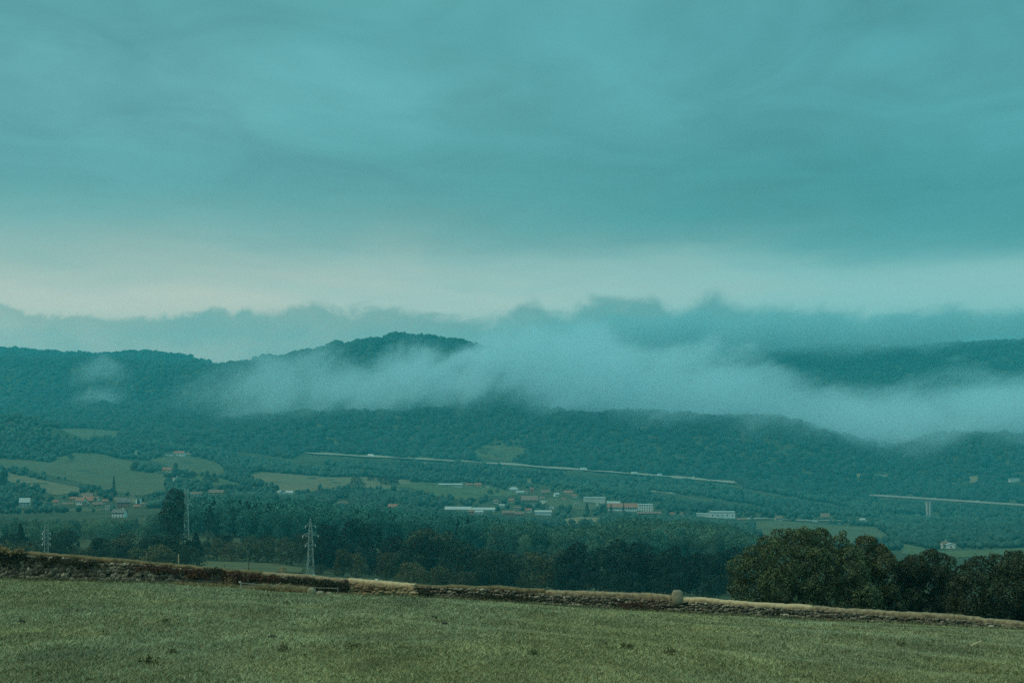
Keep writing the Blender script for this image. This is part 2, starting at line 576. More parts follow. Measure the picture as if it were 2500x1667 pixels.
# ------------------------------------------------------------------ meadows and yards draped on the land
def drape(name, poly, mat, off=0.35, step=9.0, kind='structure', jitter=2.0):
    """poly in photo columns / rows, laid on the land where it is seen"""
    rng = random.Random(len(poly) * 31 + int(poly[0][0]))
    pts = []
    n = len(poly)
    for i in range(n):
        a, b = poly[i], poly[(i + 1) % n]
        L = math.hypot(b[0] - a[0], (b[1] - a[1]) * 4)
        k = max(1, int(L / step))
        for j in range(k):
            t = j / k
            pts.append((a[0] + (b[0] - a[0]) * t + rng.uniform(-jitter, jitter), a[1] + (b[1] - a[1]) * t + rng.uniform(-jitter, jitter) * 0.25))
    wp = [cast(u, r) for u, r in pts]
    bm = bmesh.new()
    vs = [bm.verts.new((x, y, 0)) for x, y, z in wp]
    es = [bm.edges.new((vs[i], vs[(i + 1) % len(vs)])) for i in range(len(vs))]
    bmesh.ops.triangle_fill(bm, use_beauty=True, use_dissolve=False, edges=es)
    for _ in range(2):
        long = [e for e in bm.edges if e.calc_length() > 45]
        if not long:
            break
        bmesh.ops.subdivide_edges(bm, edges=long, cuts=1 if _ else 2, use_grid_fill=False)
        bmesh.ops.triangulate(bm, faces=bm.faces[:])
    co = np.array([v_.co[:] for v_ in bm.verts])
    zz_ = ground(co[:, 0], co[:, 1]) + off
    for v_, z_ in zip(bm.verts, zz_):
        v_.co.z = z_
    for f in bm.faces:
        if f.normal.z < 0:
            f.normal_flip()
    bmesh.ops.recalc_face_normals(bm, faces=bm.faces[:])
    me = bpy.data.meshes.new(name)
    bm.to_mesh(me)
    bm.free()
    return link(name, me, mat, kind=kind)


M_GREEN = land_material('meadow green', (0.070, 0.095, 0.040), (0.105, 0.120, 0.050), (0.048, 0.062, 0.028), 0.014, 0.09)
M_OLIVE = land_material('meadow olive', (0.078, 0.088, 0.042), (0.110, 0.110, 0.054), (0.055, 0.062, 0.030), 0.012, 0.09)
M_TAN = land_material('meadow mown', (0.125, 0.110, 0.058), (0.165, 0.135, 0.075), (0.095, 0.090, 0.048), 0.012, 0.09)
M_PALE = land_material('dry cut ground', (0.23, 0.17, 0.095), (0.19, 0.15, 0.085), (0.14, 0.12, 0.07), 0.02, 0.1)
MEADOWS = [
    ('meadow', M_OLIVE, [(-90, 1118), (60, 1123), (125, 1130), (150, 1115), (185, 1105), (250, 1110), (330, 1130), (322, 1150), (395, 1157), (405, 1166), (400, 1186), (408, 1206), (330, 1210), (300, 1203), (250, 1195), (200, 1180), (120, 1160), (60, 1148), (-90, 1136)]),
    ('meadow', M_TAN, [(13, 1154), (60, 1163), (120, 1176), (190, 1190), (207, 1197), (190, 1204), (130, 1209), (95, 1196), (50, 1181), (15, 1176)]),
    ('meadow', M_OLIVE, [(362, 1123), (430, 1112), (490, 1118), (540, 1135), (555, 1154), (525, 1161), (480, 1157), (430, 1150), (418, 1140), (378, 1126)]),
    ('meadow', M_GREEN, [(530, 1166), (600, 1186), (680, 1197), (672, 1203), (560, 1190), (445, 1168), (470, 1162)]),
    ('meadow', M_TAN, [(605, 1160), (640, 1152), (700, 1157), (800, 1165), (900, 1165), (1000, 1172), (1010, 1184), (940, 1191), (850, 1190), (790, 1195), (720, 1205), (690, 1198), (612, 1170)]),
    ('meadow', M_GREEN, [(1000, 1176), (1060, 1179), (1130, 1187), (1200, 1190), (1250, 1200), (1268, 1206), (1240, 1212), (1190, 1210), (1140, 1221), (1080, 1214), (1000, 1199), (900, 1193)]),
    ('meadow', M_OLIVE, [(1148, 1106), (1170, 1090), (1230, 1086), (1290, 1096), (1285, 1117), (1240, 1129), (1190, 1120)]),
    ('meadow', M_PALE, [(2062, 1157), (2120, 1156), (2200, 1162), (2190, 1167), (2120, 1166), (2080, 1163)]),
    ('meadow', M_OLIVE, [(1835, 1274), (1890, 1270), (2050, 1284), (2140, 1288), (2180, 1318), (2060, 1330), (1900, 1342), (1862, 1312)]),
    ('meadow', M_OLIVE, [(115, 1046), (200, 1046), (300, 1053), (290, 1074), (200, 1075), (132, 1062)]),
    ('meadow', M_PALE, [(1362, 1268), (1420, 1262), (1482, 1266), (1450, 1284), (1382, 1284)]),
    ('meadow', M_OLIVE, [(150, 1243), (200, 1240), (255, 1243), (240, 1249), (170, 1249)]),
    ('meadow', M_GREEN, [(2200, 1326), (2290, 1345), (2400, 1342), (2520, 1336), (2560, 1356), (2300, 1362), (2200, 1352)]),
    ('meadow', M_OLIVE, [(1345, 1216), (1400, 1219), (1430, 1228), (1482, 1236), (1440, 1246), (1360, 1240), (1318, 1226)]),
    ('meadow', M_PALE, [(2350, 1164), (2385, 1162), (2392, 1174), (2372, 1178)]),
    ('meadow', M_OLIVE, [(440, 1377), (500, 1371), (600, 1373), (680, 1379), (740, 1388), (735, 1400), (640, 1398), (540, 1394), (450, 1390)]),
    ('meadow', M_TAN, [(1255, 1172), (1330, 1164), (1345, 1170), (1285, 1180)]),
]
for nm_, mt_, pl_ in MEADOWS:
    drape(nm_, pl_, mt_)


def strip(name, pts, width, mat, off=0.6, kind='structure'):
    """a road of real width along photo points laid on the land"""
    P = []
    for (u0, r0), (u1, r1) in zip(pts[:-1], pts[1:]):
        for k in range(8):
            P.append(cast(u0 + (u1 - u0) * k / 8, r0 + (r1 - r0) * k / 8))
    P.append(cast(*pts[-1]))
    P = np.array(P)
    for _ in range(3):
        P[1:-1] = 0.25 * P[:-2] + 0.5 * P[1:-1] + 0.25 * P[2:]
    d_ = np.gradient(P[:, :2], axis=0)
    d_ /= np.linalg.norm(d_, axis=1)[:, None]
    nrm = np.stack([-d_[:, 1], d_[:, 0]], 1)
    V, n = [], len(P)
    for i in range(n):
        for s in (-0.5, 0.5):
            x, y = P[i, :2] + nrm[i] * s * width
            V.append((x, y, max(P[i, 2], float(ground(x, y))) + off))
    F = [(2 * i, 2 * i + 1, 2 * i + 3, 2 * i + 2) for i in range(n - 1)]
    me = npmesh(name, V, F)
    o = link(name, me, mat, kind=kind)
    return o, P


M_ROAD = material('worn asphalt', (0.16, 0.16, 0.15), 0.9, 0.08, 0.05)
M_LANE = material('pale lane', (0.25, 0.225, 0.175), 0.9, 0.08, 0.05)
_, MWAY = strip('motorway', [(745, 1107), (850, 1113), (1000, 1121), (1200, 1132), (1400, 1147), (1600, 1163), (1700, 1171), (1800, 1180)], 30, M_LANE, 1.5)
strip('road', [(975, 1128), (1080, 1137), (1180, 1148), (1260, 1162)], 16, M_LANE, 1.2)
strip('lane', [(348, 1104), (358, 1110), (372, 1121)], 9, M_LANE)
strip('lane', [(418, 1150), (428, 1162), (412, 1182)], 7, M_LANE)
strip('lane', [(1262, 1242), (1292, 1237), (1318, 1231), (1330, 1224)], 9, M_LANE)
strip('lane', [(1585, 1198), (1620, 1202), (1650, 1206)], 16, M_LANE)
strip('lane', [(1720, 1262), (1790, 1268), (1860, 1266), (1960, 1271), (2120, 1272)], 11, M_LANE)
strip('lane', [(376, 1203), (415, 1203)], 8, M_LANE)

# ------------------------------------------------------------------ air: even haze in one closed box
def volume_material(name, colour, density, aniso=0.0):
    m = bpy.data.materials.new(name)
    m.use_nodes = True
    t = NT(m.node_tree)
    t.n.remove(t.n['Principled BSDF'])
    vol = t.new('ShaderNodeVolumePrincipled')
    vol.inputs['Color'].default_value = (*colour, 1)
    vol.inputs['Density'].default_value = density
    vol.inputs['Anisotropy'].default_value = aniso
    t.l.new(vol.outputs[0], t.n['Material Output'].inputs['Volume'])
    return m, t, vol


HAZE_COL = (0.10, 0.84, 1.0)
HAZE_TOP = 175.0
mh, _, _ = volume_material('haze air', HAZE_COL, HAZE_DENS if 'HAZE_DENS' in globals() else 0.00012)
zlow = float(min(Zg.min(), FZg.min())) - 1.0
MB().box(-4200, 4200, -1700, 6900, zlow, HAZE_TOP).build('haze', mh, kind='stuff')


# ------------------------------------------------------------------ fog banks: uneven density inside closed hulls
def fog(name, x0, x1, y0, y1, z0, z1, top_px, bot_px, y_ref_top, y_ref_bot, k, soft_t, soft_b, edge=(0.06, 0.05, 0.10, 0.10), amp=22.0, scale=0.010,
        colour=(0.68, 0.90, 0.99), step=None, hole=0.5, thin=None):
    """top_px / bot_px: photo columns and rows where the fog's upper and lower edge is seen, at distances y_ref_*"""
    m, t, vol = volume_material(name + ' vapour', colour, 0.0, 0.0)
    pos = t.new('ShaderNodeNewGeometry').outputs['Position']
    sp = t.new('ShaderNodeSeparateXYZ')
    t.l.new(pos, sp.inputs[0])
    X, Y, Z = sp.outputs
    xn = t.maprange(X, x0, x1)
    yn = t.maprange(Y, y0, y1)

    def edge_curve(px, yref):
        pts = []
        for u, r_ in px:
            xx = ((u - CX) / FPX * yref - x0) / (x1 - x0)
            z_ = (HORIZ - r_) / FPX * yref
            if -0.02 <= xx <= 1.02:
                pts.append((min(max(xx, 0), 1), (z_ - z0) / (z1 - z0)))
        return t.math('MULTIPLY_ADD', t.curve(xn, pts), z1 - z0, z0)
    # wisps drag up to the right: slanted, stretched noise
    xs = t.math('ADD', t.math('MULTIPLY', X, 0.80), t.math('MULTIPLY', Z, 0.60))
    zs_ = t.math('SUBTRACT', t.math('MULTIPLY', Z, 0.80), t.math('MULTIPLY', X, 0.60))
    cb = t.new('ShaderNodeCombineXYZ')
    t.put(cb.inputs[0], t.math('MULTIPLY', xs, 0.62))
    t.put(cb.inputs[1], t.math('MULTIPLY', Y, 0.16))
    t.put(cb.inputs[2], t.math('MULTIPLY', zs_, 1.05))
    n1 = t.noise(cb.outputs[0], scale, 5.0, 0.66, dist=0.5)
    cb3 = t.new('ShaderNodeCombineXYZ')
    t.put(cb3.inputs[0], t.math('MULTIPLY', xs, 0.55))
    t.put(cb3.inputs[1], t.math('MULTIPLY', Y, 0.07))
    t.put(cb3.inputs[2], t.math('MULTIPLY', zs_, 1.1))
    n3 = t.noise(cb3.outputs[0], scale * 3.2, 3.0, 0.6, dist=0.4)
    n2 = t.noise(t.vmath('MULTIPLY', pos, (1.0, 0.3, 1.0)), scale * 0.5, 2.0, 0.5)
    off = t.math('ADD', t.math('MULTIPLY', t.math('SUBTRACT', n1, 0.5), amp * 2.2), t.math('MULTIPLY_ADD', t.math('SUBTRACT', n3, 0.5), amp * 0.75, t.math('MULTIPLY', t.math('SUBTRACT', n2, 0.5), amp * 1.6)))
    zt = t.math('ADD', edge_curve(top_px, y_ref_top), off)
    ft_ = t.maprange(t.math('SUBTRACT', zt, Z), 0.0, soft_t, 0, 1, True)
    den = ft_
    if bot_px:
        zb = t.math('SUBTRACT', edge_curve(bot_px, y_ref_bot), t.math('MULTIPLY', off, 0.8))
        den = t.math('MULTIPLY', den, t.maprange(t.math('SUBTRACT', Z, zb), 0.0, soft_b, 0, 1, True))
    ex = t.math('MULTIPLY', t.maprange(xn, 0, edge[0], 0, 1, True), t.maprange(xn, 1, 1 - edge[1], 0, 1, True))
    ey = t.math('MULTIPLY', t.maprange(yn, 0, edge[2], 0, 1, True), t.maprange(yn, 1, 1 - edge[3], 0, 1, True))
    den = t.math('MULTIPLY', den, t.math('MULTIPLY', ex, ey))
    den = t.math('MULTIPLY', den, t.maprange(n1, 0.28, 0.68, 1 - hole, 1 + hole))
    den = t.math('MULTIPLY', den, t.maprange(n3, 0.32, 0.66, 0.75, 1.25))
    if thin:            # (column, share) pairs: thinner towards one end
        pts = [(min(max(((u - CX) / FPX * y_ref_top - x0) / (x1 - x0), 0), 1), s_) for u, s_ in thin]
        den = t.math('MULTIPLY', den, t.curve(xn, pts))
    t.put(vol.inputs['Density'], t.math('MULTIPLY', den, k))
    m.cycles.volume_step_rate = 0.30 if step is None else step
    o = MB().box(x0, x1, y0, y1, z0, z1).build(name, m, kind='stuff')
    return o


fog('fog_bank', -1000, 1450, 3060, 4110, -280, 173,
    [(230, 1020), (380, 985), (480, 945), (560, 900), (640, 868), (700, 848), (760, 836), (840, 842), (900, 854), (960, 842), (1030, 822), (1100, 830), (1200, 824), (1300, 808),
     (1400, 800), (1500, 812), (1600, 828), (1700, 852), (1780, 880), (1860, 910), (1980, 946), (2100, 956), (2200, 932), (2300, 914), (2400, 912), (2500, 914), (2700, 920)],
    [(250, 1030), (430, 1046), (560, 1058), (700, 1060), (850, 1050), (950, 1038), (1150, 1020), (1300, 1038), (1450, 1058), (1600, 1078), (1760, 1086), (1900, 1090),
     (2050, 1104), (2150, 1132), (2300, 1118), (2500, 1104), (2800, 1096)],
    3800, 3350, 0.0058, 105, 105, edge=(0.16, 0.05, 0.22, 0.10), amp=84, scale=0.0095, hole=0.8, thin=[(230, 0.35), (600, 0.42), (900, 0.60), (1200, 0.95), (1700, 1.0), (2700, 0.8)])
fog('ridge_cloud', 30, 2050, 4150, 4800, -60, 174,
    [(1200, 800), (1400, 760), (2900, 760)], [(1150, 890), (1250, 925), (1400, 945), (1500, 940), (1600, 928), (1700, 916), (1800, 906), (1950, 893), (2100, 880), (2200, 868), (2320, 856), (2420, 842), (2600, 835), (2900, 835)],
    4450, 4450, 0.0105, 70, 105, edge=(0.17, 0.10, 0.2, 0.15), amp=46, hole=0.7, colour=(0.50, 0.72, 0.79))
fog('fog_wisp', -1110, -840, 3540, 3760, -130, 60,
    [(170, 975), (215, 945), (260, 935), (300, 930), (350, 950)], [(150, 1030), (200, 1024), (260, 1014), (300, 992), (350, 985)],
    3640, 3640, 0.0050, 42, 34, edge=(0.4, 0.4, 0.3, 0.3), amp=26, scale=0.014)
fog('fog_wisp', -1030, -860, 3660, 3820, -60, 100,
    [(180, 890), (215, 868), (235, 862), (260, 868), (330, 900)], [(150, 952), (210, 948), (235, 942), (260, 940), (330, 945)],
    3730, 3730, 0.0046, 38, 34, edge=(0.42, 0.42, 0.3, 0.3), amp=22, scale=0.014)

# ------------------------------------------------------------------ the stone wall at the foot of the field
M_CORE = material('wall mortar dark', (0.060, 0.046, 0.032), 0.95, 0.2, 3.0)
M_CORE_T = material('wall mortar ochre', (0.20, 0.145, 0.075), 0.95, 0.15, 3.0)
M_CAP = land_material('weathered coping', (0.26, 0.195, 0.12), (0.34, 0.25, 0.15), (0.07, 0.058, 0.038), 1.1, 5.0)
M_CAPD = land_material('mossy coping', (0.125, 0.10, 0.05), (0.20, 0.145, 0.078), (0.05, 0.045, 0.024), 1.4, 4.0)
M_CAPT = land_material('pale ochre coping', (0.48, 0.345, 0.205), (0.54, 0.39, 0.235), (0.30, 0.215, 0.13), 1.3, 6.0)


def stone_material(name, dark, light, hi):
    m = bpy.data.materials.new(name)
    m.use_nodes = True
    t = NT(m.node_tree)
    p = t.n['Principled BSDF']
    p.inputs['Roughness'].default_value = 0.9
    p.inputs['Specular IOR Level'].default_value = 0.2
    at = t.new('ShaderNodeAttribute', attribute_name='tone').outputs['Fac']
    rnd = t.new('ShaderNodeObjectInfo').outputs['Random']
    r_ = t.math('FRACT', t.math('ADD', at, t.math('MULTIPLY', rnd, 3.7)))
    nz = t.noise(t.new('ShaderNodeNewGeometry').outputs['Position'], 9.0, 4.0, 0.65)
    c = t.ramp(r_, [(0.0, dark), (0.62, light), (0.9, light), (1.0, hi)])
    pos = t.new('ShaderNodeNewGeometry').outputs['Position']
    red = t.noise(pos, 0.35, 3.0, 0.6)
    c = t.mix(t.maprange(red, 0.5, 0.68, 0.0, 0.55), c, (0.130, 0.058, 0.040))
    t.put(p.inputs['Base Color'], t.mix(1.0, c, t.maprange(nz, 0.3, 0.7, 0.6, 1.25), 'MULTIPLY'))
    return m


M_STONE = stone_material('dark field stone', (0.070, 0.060, 0.048), (0.225, 0.190, 0.142), (0.48, 0.43, 0.33))
M_STONE_T = stone_material('ochre field stone', (0.19, 0.135, 0.072), (0.36, 0.265, 0.148), (0.44, 0.34, 0.20))


def wall_frame(u):
    """foot, top, tangent and outward (towards the field) normal of the wall at photo column u"""
    x, y, zb = wall_pos(u, BASE_ROW)
    zt = wall_pos(u, TOP_ROW)[2]
    x2, y2, _ = wall_pos(u + 1.0, BASE_ROW)
    tv = Vector((x2 - x, y2 - y, 0)).normalized()
    return Vector((x, y, 0)), zb, zt, tv, Vector((tv.y, -tv.x, 0))


def cap_thick(u):
    return float(np.interp(u, [-700, 0, 160, 420, 640, 820, 1010, 1014, 1250, 1500, 1640, 1690, 2000, 2500, 3200],
                           [0.18, 0.20, 0.20, 0.17, 0.18, 0.21, 0.22, 0.10, 0.19, 0.25, 0.29, 0.19, 0.21, 0.24, 0.24]))


def stone_variant(seed):
    """one rough stone, unit size, face towards -y"""
    r_ = random.Random(seed)
    v = []
    for zz_ in (-0.5, 0.5):
        for xx in (-0.5, 0, 0.5):
            k = 0.84 if xx else 1.0
            v.append((xx + r_.uniform(-.06, .06), -0.28 + r_.uniform(-.08, .08), zz_ * k * (1 if xx else 1.0) + r_.uniform(-.07, .07)))
    mid = [(-0.52 + r_.uniform(-.05, .05), -0.36, r_.uniform(-.1, .1)), (r_.uniform(-.1, .1), -0.52 + r_.uniform(-.08, .06), r_.uniform(-.1, .1)), (0.52 + r_.uniform(-.05, .05), -0.36, r_.uniform(-.1, .1))]
    v += mid
    v += [(x_ * 1.02, 0.35, z_ * 1.02) for x_, y_, z_ in v[:6]]
    f = [(0, 1, 7, 6), (1, 2, 8, 7), (6, 7, 4, 3), (7, 8, 5, 4), (1, 0, 9, 10), (2, 1, 10, 11), (3, 4, 13, 12), (4, 5, 14, 13), (0, 6, 3, 12), (0, 12, 9, 9), (2, 11, 14, 8), (8, 14, 5, 5)]
    f = [tuple(dict.fromkeys(q)) for q in f]
    return v, f


STONES = [stone_variant(900 + i) for i in range(10)]
STONE_ME = []
for i, (v_, f_) in enumerate(STONES):
    me = bpy.data.meshes.new('stone')
    me.from_pydata(v_, [], f_)
    me.update()
    STONE_ME.append(me)


def build_wall(name, ua, ub, core, stone_mat, caps, label, n_parts, seed, mean=(0.25, 0.16), thick=0.45, face=0.06):
    rng = random.Random(seed)
    um = (ua + ub) / 2
    p0, zb0, zt0, tv0, nv0 = wall_frame(um)
    root = link(name, None, loc=(p0.x, p0.y, zb0), label=label, cat='stone wall')
    O = Vector((p0.x, p0.y, zb0))
    # rubble core
    us = np.linspace(ua, ub, max(4, int((ub - ua) / 14)))
    V, F = [], []
    for u in us:
        p, zb, zt, tv, nv = wall_frame(u)
        zc = zt - cap_thick(u) * 0.5
        for q, z_ in ((p, zb - 0.5), (p, zc), (p - nv * thick, zc), (p - nv * thick, zb - 0.9)):
            V.append(q - O + Vector((0, 0, z_)))
    for i in range(len(us) - 1):
        for k in range(4):
            F.append((4 * i + k, 4 * i + (k + 1) % 4, 4 * (i + 1) + (k + 1) % 4, 4 * (i + 1) + k))
    e = 4 * (len(us) - 1)
    F += [(3, 2, 1, 0), (e, e + 1, e + 2, e + 3)]
    me = bpy.data.meshes.new('core')
    me.from_pydata([tuple(v_) for v_ in V], [], F)
    me.update()
    link('core', me, core, root)
    # stones laid in rough courses
    todo = []
    p_a, p_b = wall_frame(ua)[0], wall_frame(ub)[0]
    L = (p_b - p_a).length
    row = 0
    zoff = -0.05
    while zoff < 2.2:
        h = mean[1] * rng.uniform(0.75, 1.35)
        s = rng.uniform(-0.2, 0)
        while s < L:
            ln = mean[0] * rng.choice((0.4, 0.5, 0.6, 0.8, 1.0, 1.3)) * rng.uniform(0.85, 1.15)
            u = ua + (ub - ua) * min(max((s + ln / 2) / L, 0), 1)
            p, zb, zt, tv, nv = wall_frame(u)
            top = zt - cap_thick(u) * 0.75 - zb
            zc = zoff + h / 2 + rng.uniform(-0.055, 0.055)
            if rng.random() > 0.04 and zc - h * 0.5 < top - 0.05:
                hh = h * rng.uniform(0.85, 1.55)
                if zc + hh * 0.5 > top + 0.03:
                    lo_ = zc - hh * 0.5
                    hh = max(0.06, top + 0.02 - lo_)
                    zc = lo_ + hh * 0.5
                todo.append((ln * hh, p + Vector((0, 0, zb + zc)) + nv * (face - 0.04 + rng.uniform(-0.03, 0.03)), tv, ln * 0.95, hh, rng.randrange(10), rng.uniform(-0.24, 0.24), rng.random(), u))
            s += ln
        zoff += h
        row += 1
    vis = [q for q in todo if -40 < q[-1] < 2540]
    vis.sort(key=lambda q: -q[0])
    single = vis[:n_parts]
    sid = set(id(q) for q in single)
    rest = [q for q in todo if id(q) not in sid]
    for a_, c, tv, ln, h, k, tilt, tone, u in single:
        o = link('stone', STONE_ME[k], None, root)
        if not STONE_ME[k].materials:
            STONE_ME[k].materials.append(None)
        o.material_slots[0].link = 'OBJECT'
        o.material_slots[0].material = stone_mat
        o.location = c - O
        o.rotation_euler = (0, tilt, math.atan2(tv.y, tv.x))
        o.scale = (ln, 0.24, h)
    if rest:
        V, F, tn = [], [], []
        for a_, c, tv, ln, h, k, tilt, tone, u in rest:
            M = Matrix.Translation(c - O) @ Matrix.Rotation(math.atan2(tv.y, tv.x), 4, 'Z') @ Matrix.Rotation(tilt, 4, 'Y') @ Matrix.Diagonal((ln, 0.24, h, 1))
            b = len(V)
            V += [tuple(M @ Vector(v_)) for v_ in STONES[k][0]]
            F += [tuple(b + i for i in f) for f in STONES[k][1]]
            tn += [tone] * len(STONES[k][1])
        me = bpy.data.meshes.new('small_stones')
        me.from_pydata(V, [], F)
        me.update()
        face_attr(me, 'tone', tn)
        link('small_stones', me, stone_mat, root, kind='stuff')
    # rounded coping in lengths
    for ca, cb, cm, lab in caps:
        us = np.linspace(ca, cb, max(5, int((cb - ca) / 6)))
        V, F = [], []
        wav = np.convolve([rng.gauss(0, 1) for _ in range(len(us) + 30)], np.ones(9) / 9, 'same')[15:15 + len(us)]
        prof = [(0.05, -1.0), (0.075, -0.55), (0.055, -0.22), (0.01, -0.03), (-0.22, 0.02), (-thick, 0.0), (-thick - 0.10, -0.2), (-thick - 0.10, -0.9)]
        n = len(prof)
        for u in us:
            p, zb, zt, tv, nv = wall_frame(u)
            ct = cap_thick(u)
            jit = 0.055 * wav[list(us).index(u)] + rng.uniform(-0.006, 0.006)
            rag = rng.uniform(-0.35, 0.22)
            for k, (a_, b_) in enumerate(prof):
                low = rag if k in (0, n - 1) else 0
                V.append(tuple(p + nv * (a_ + rng.uniform(-.012, .012)) + Vector((0, 0, zt + ct * (b_ + low) + jit + rng.uniform(-.008, .006))) - O))
        for i in range(len(us) - 1):
            for k in range(n - 1):
                F.append((n * i + k, n * i + k + 1, n * (i + 1) + k + 1, n * (i + 1) + k))
        F += [tuple(range(n - 1, -1, -1)), tuple(n * (len(us) - 1) + k for k in range(n))]
        me = bpy.data.meshes.new('coping')
        me.from_pydata(V, [], F)
        me.polygons.foreach_set('use_smooth', np.ones(len(F), bool))
        me.update()
        o = link('coping', me, cm, root)
        if lab:
            o['label'] = lab
    return root


build_wall('stone_wall', -330, 848, M_CORE, M_STONE, [(-330, 66, M_CAPD, 'overgrown dark coping'), (66.5, 420, M_CAPD, None), (420.5, 640, M_CAPD, None), (640.5, 848, M_CAP, 'paler worn coping')],
           'tall dark rubble stone wall at the left, stained red-brown', 160, 11)
build_wall('stone_wall', 849, 1012, M_CORE_T, M_STONE_T, [(849, 1013, M_CAPT, None)],
           'short rebuilt ochre stone wall section with a smooth pale coping', 60, 12, mean=(0.42, 0.13), face=0.12)
build_wall('stone_wall', 1014, 2840, M_CORE, M_STONE, [(1014, 1330, M_CAPD, 'thin mossy coping'), (1330.5, 1640, M_CAP, None), (1641, 1984, M_CAPT, 'pale sand coping'), (1984.5, 2330, M_CAP, None), (2330.5, 2840, M_CAP, None)],
           'long low dark stone wall with sandy rounded coping running down to the right', 80, 13, mean=(0.23, 0.14))

# end pier of the ochre section
p, zb, zt, tv, nv = wall_frame(1008)
b = MB()
b.box(-0.07, 0.10, -0.16, 0.40, -0.2, zt - zb - 0.02)
b.build('end_pier', M_CAPT, bpy.data.objects['stone_wall.001'], loc=(p - bpy.data.objects['stone_wall.001'].location) + Vector((0, 0, zb)), rz=math.atan2(tv.y, tv.x))


# the stubby marker stone set in the wall
def lump(name, pts_rows, mat, n=12, seed=1, jit=0.02, **kw):
    """stack of rounded-rectangle rings: rows of (z, half width x, half width y)"""
    rng = random.Random(seed)
    V, F = [], []
    for z_, a, bq in pts_rows:
        for i in range(n):
            q = 2 * math.pi * i / n
            c_, s_ = math.cos(q), math.sin(q)
            e = 2.0 / 3.2
            V.append((a * math.copysign(abs(c_) ** e, c_) + rng.uniform(-jit, jit), bq * math.copysign(abs(s_) ** e, s_) + rng.uniform(-jit, jit), z_ + rng.uniform(-jit, jit)))
    for r_ in range(len(pts_rows) - 1):
        for i in range(n):
            F.append((r_ * n + i, r_ * n + (i + 1) % n, (r_ + 1) * n + (i + 1) % n, (r_ + 1) * n + i))
    F += [tuple(range(n - 1, -1, -1)), tuple(range((len(pts_rows) - 1) * n, len(pts_rows) * n))]
    me = bpy.data.meshes.new(name)
    me.from_pydata(V, [], F)
    me.polygons.foreach_set('use_smooth', np.ones(len(F), bool))
    me.update()
    return link(name, me, mat, **kw)


p, zb, zt, tv, nv = wall_frame(1653)
M_MARK = land_material('lichened marker stone', (0.20, 0.18, 0.13), (0.27, 0.23, 0.16), (0.14, 0.13, 0.10), 2.0, 11.0)
lump('marker_stone', [(-0.40, 0.20, 0.26), (-0.2, 0.27, 0.32), (0.0, 0.305, 0.28), (0.14, 0.275, 0.25), (0.25, 0.23, 0.22), (0.31, 0.18, 0.18), (0.33, 0.12, 0.12)], M_MARK, 14, 3, 0.008,
     loc=(p.x - nv.x * 0.1, p.y - nv.y * 0.1, zt + 0.0), label='stubby rounded marker stone standing up out of the right-hand wall coping', cat='marker stone')

# ------------------------------------------------------------------ leaf clouds
def leaves(rng, C, Nn, size, bias=1.1, aspect=0.62):
    """quads at points C facing roughly along Nn"""
    n = len(C)
    nn = Nn * bias + rng.normal(0, 0.75, (n, 3))
    nn /= np.linalg.norm(nn, axis=1)[:, None] + 1e-9
    a = rng.normal(0, 1, (n, 3))
    t1 = np.cross(nn, a)
    t1 /= np.linalg.norm(t1, axis=1)[:, None] + 1e-9
    t2 = np.cross(nn, t1)
    s = np.broadcast_to(np.asarray(size, float), (n,))[:, None]
    s = s * rng.uniform(0.6, 1.3, (n, 1))
    V = np.stack([C - t1 * s * 0.5, C - t2 * s * aspect * 0.5, C + t1 * s * 0.5, C + t2 * s * aspect * 0.5], 1).reshape(-1, 3)
    F = np.arange(4 * n).reshape(-1, 4)
    return V, F


def crown(rng, lobes, n, size, spray=0.10, inner=0.18, flat=1.0):
    """lobes rows (x, y, z, rx, ry, rz): leaf shells of overlapping lobes; returns mesh arrays and a tone per leaf"""
    lobes = np.asarray(lobes, float)
    w_ = (lobes[:, 3] * lobes[:, 4] + lobes[:, 3] * lobes[:, 5]) ** 1.0
    idx = rng.choice(len(lobes), int(n * 1.5), p=w_ / w_.sum())
    d_ = rng.normal(0, 1, (len(idx), 3))
    d_[:, 2] += 0.25
    d_ /= np.linalg.norm(d_, axis=1)[:, None]
    # lumpy surface: every lobe carries small clumps
    ph = rng.uniform(0, 6.28, (len(lobes), 6))
    q = ph[idx]
    bump = 0.10 * (np.sin(5 * d_[:, 0] + q[:, 0]) * np.sin(5 * d_[:, 2] + q[:, 1]) + np.sin(9 * d_[:, 0] + q[:, 2]) * np.sin(8 * d_[:, 1] + q[:, 3]) * 0.8
                   + 0.6 * np.sin(14 * d_[:, 2] + q[:, 4]) * np.sin(13 * d_[:, 0] + q[:, 5]))
    rad = 1 + bump + rng.normal(0, 0.035, len(idx))
    k = rng.random(len(idx))
    rad = np.where(k < inner, rng.uniform(0.55, 0.92, len(idx)), rad)
    rad = np.where(k > 1 - spray, rad + rng.exponential(0.07, len(idx)), rad)
    C = lobes[idx, :3] + d_ * lobes[idx, 3:6] * rad[:, None]
    # drop leaves buried in other lobes
    keep_ = np.ones(len(C), bool)
    for j, lb in enumerate(lobes):
        e = (((C - lb[:3]) / lb[3:6]) ** 2).sum(1)
        keep_ &= ~((e < 0.62) & (idx != j))
    C, d_, bump = C[keep_][:n], d_[keep_][:n], bump[keep_][:n]
    V, F = leaves(rng, C, d_, size)
    lt = rng.normal(0, 0.07, len(lobes))[idx][keep_][:n]
    tone = np.clip(0.40 + lt + bump * 2.2 + rng.normal(0, 0.18, len(C)), 0, 1)  # tone follows the bumps: shade of hollows painted in darker, bulges lighter
    return V, F, tone


def leaf_mesh(name, V, F, tone):
    me = npmesh(name, V, F)
    face_attr(me, 'tone', tone)
    return me


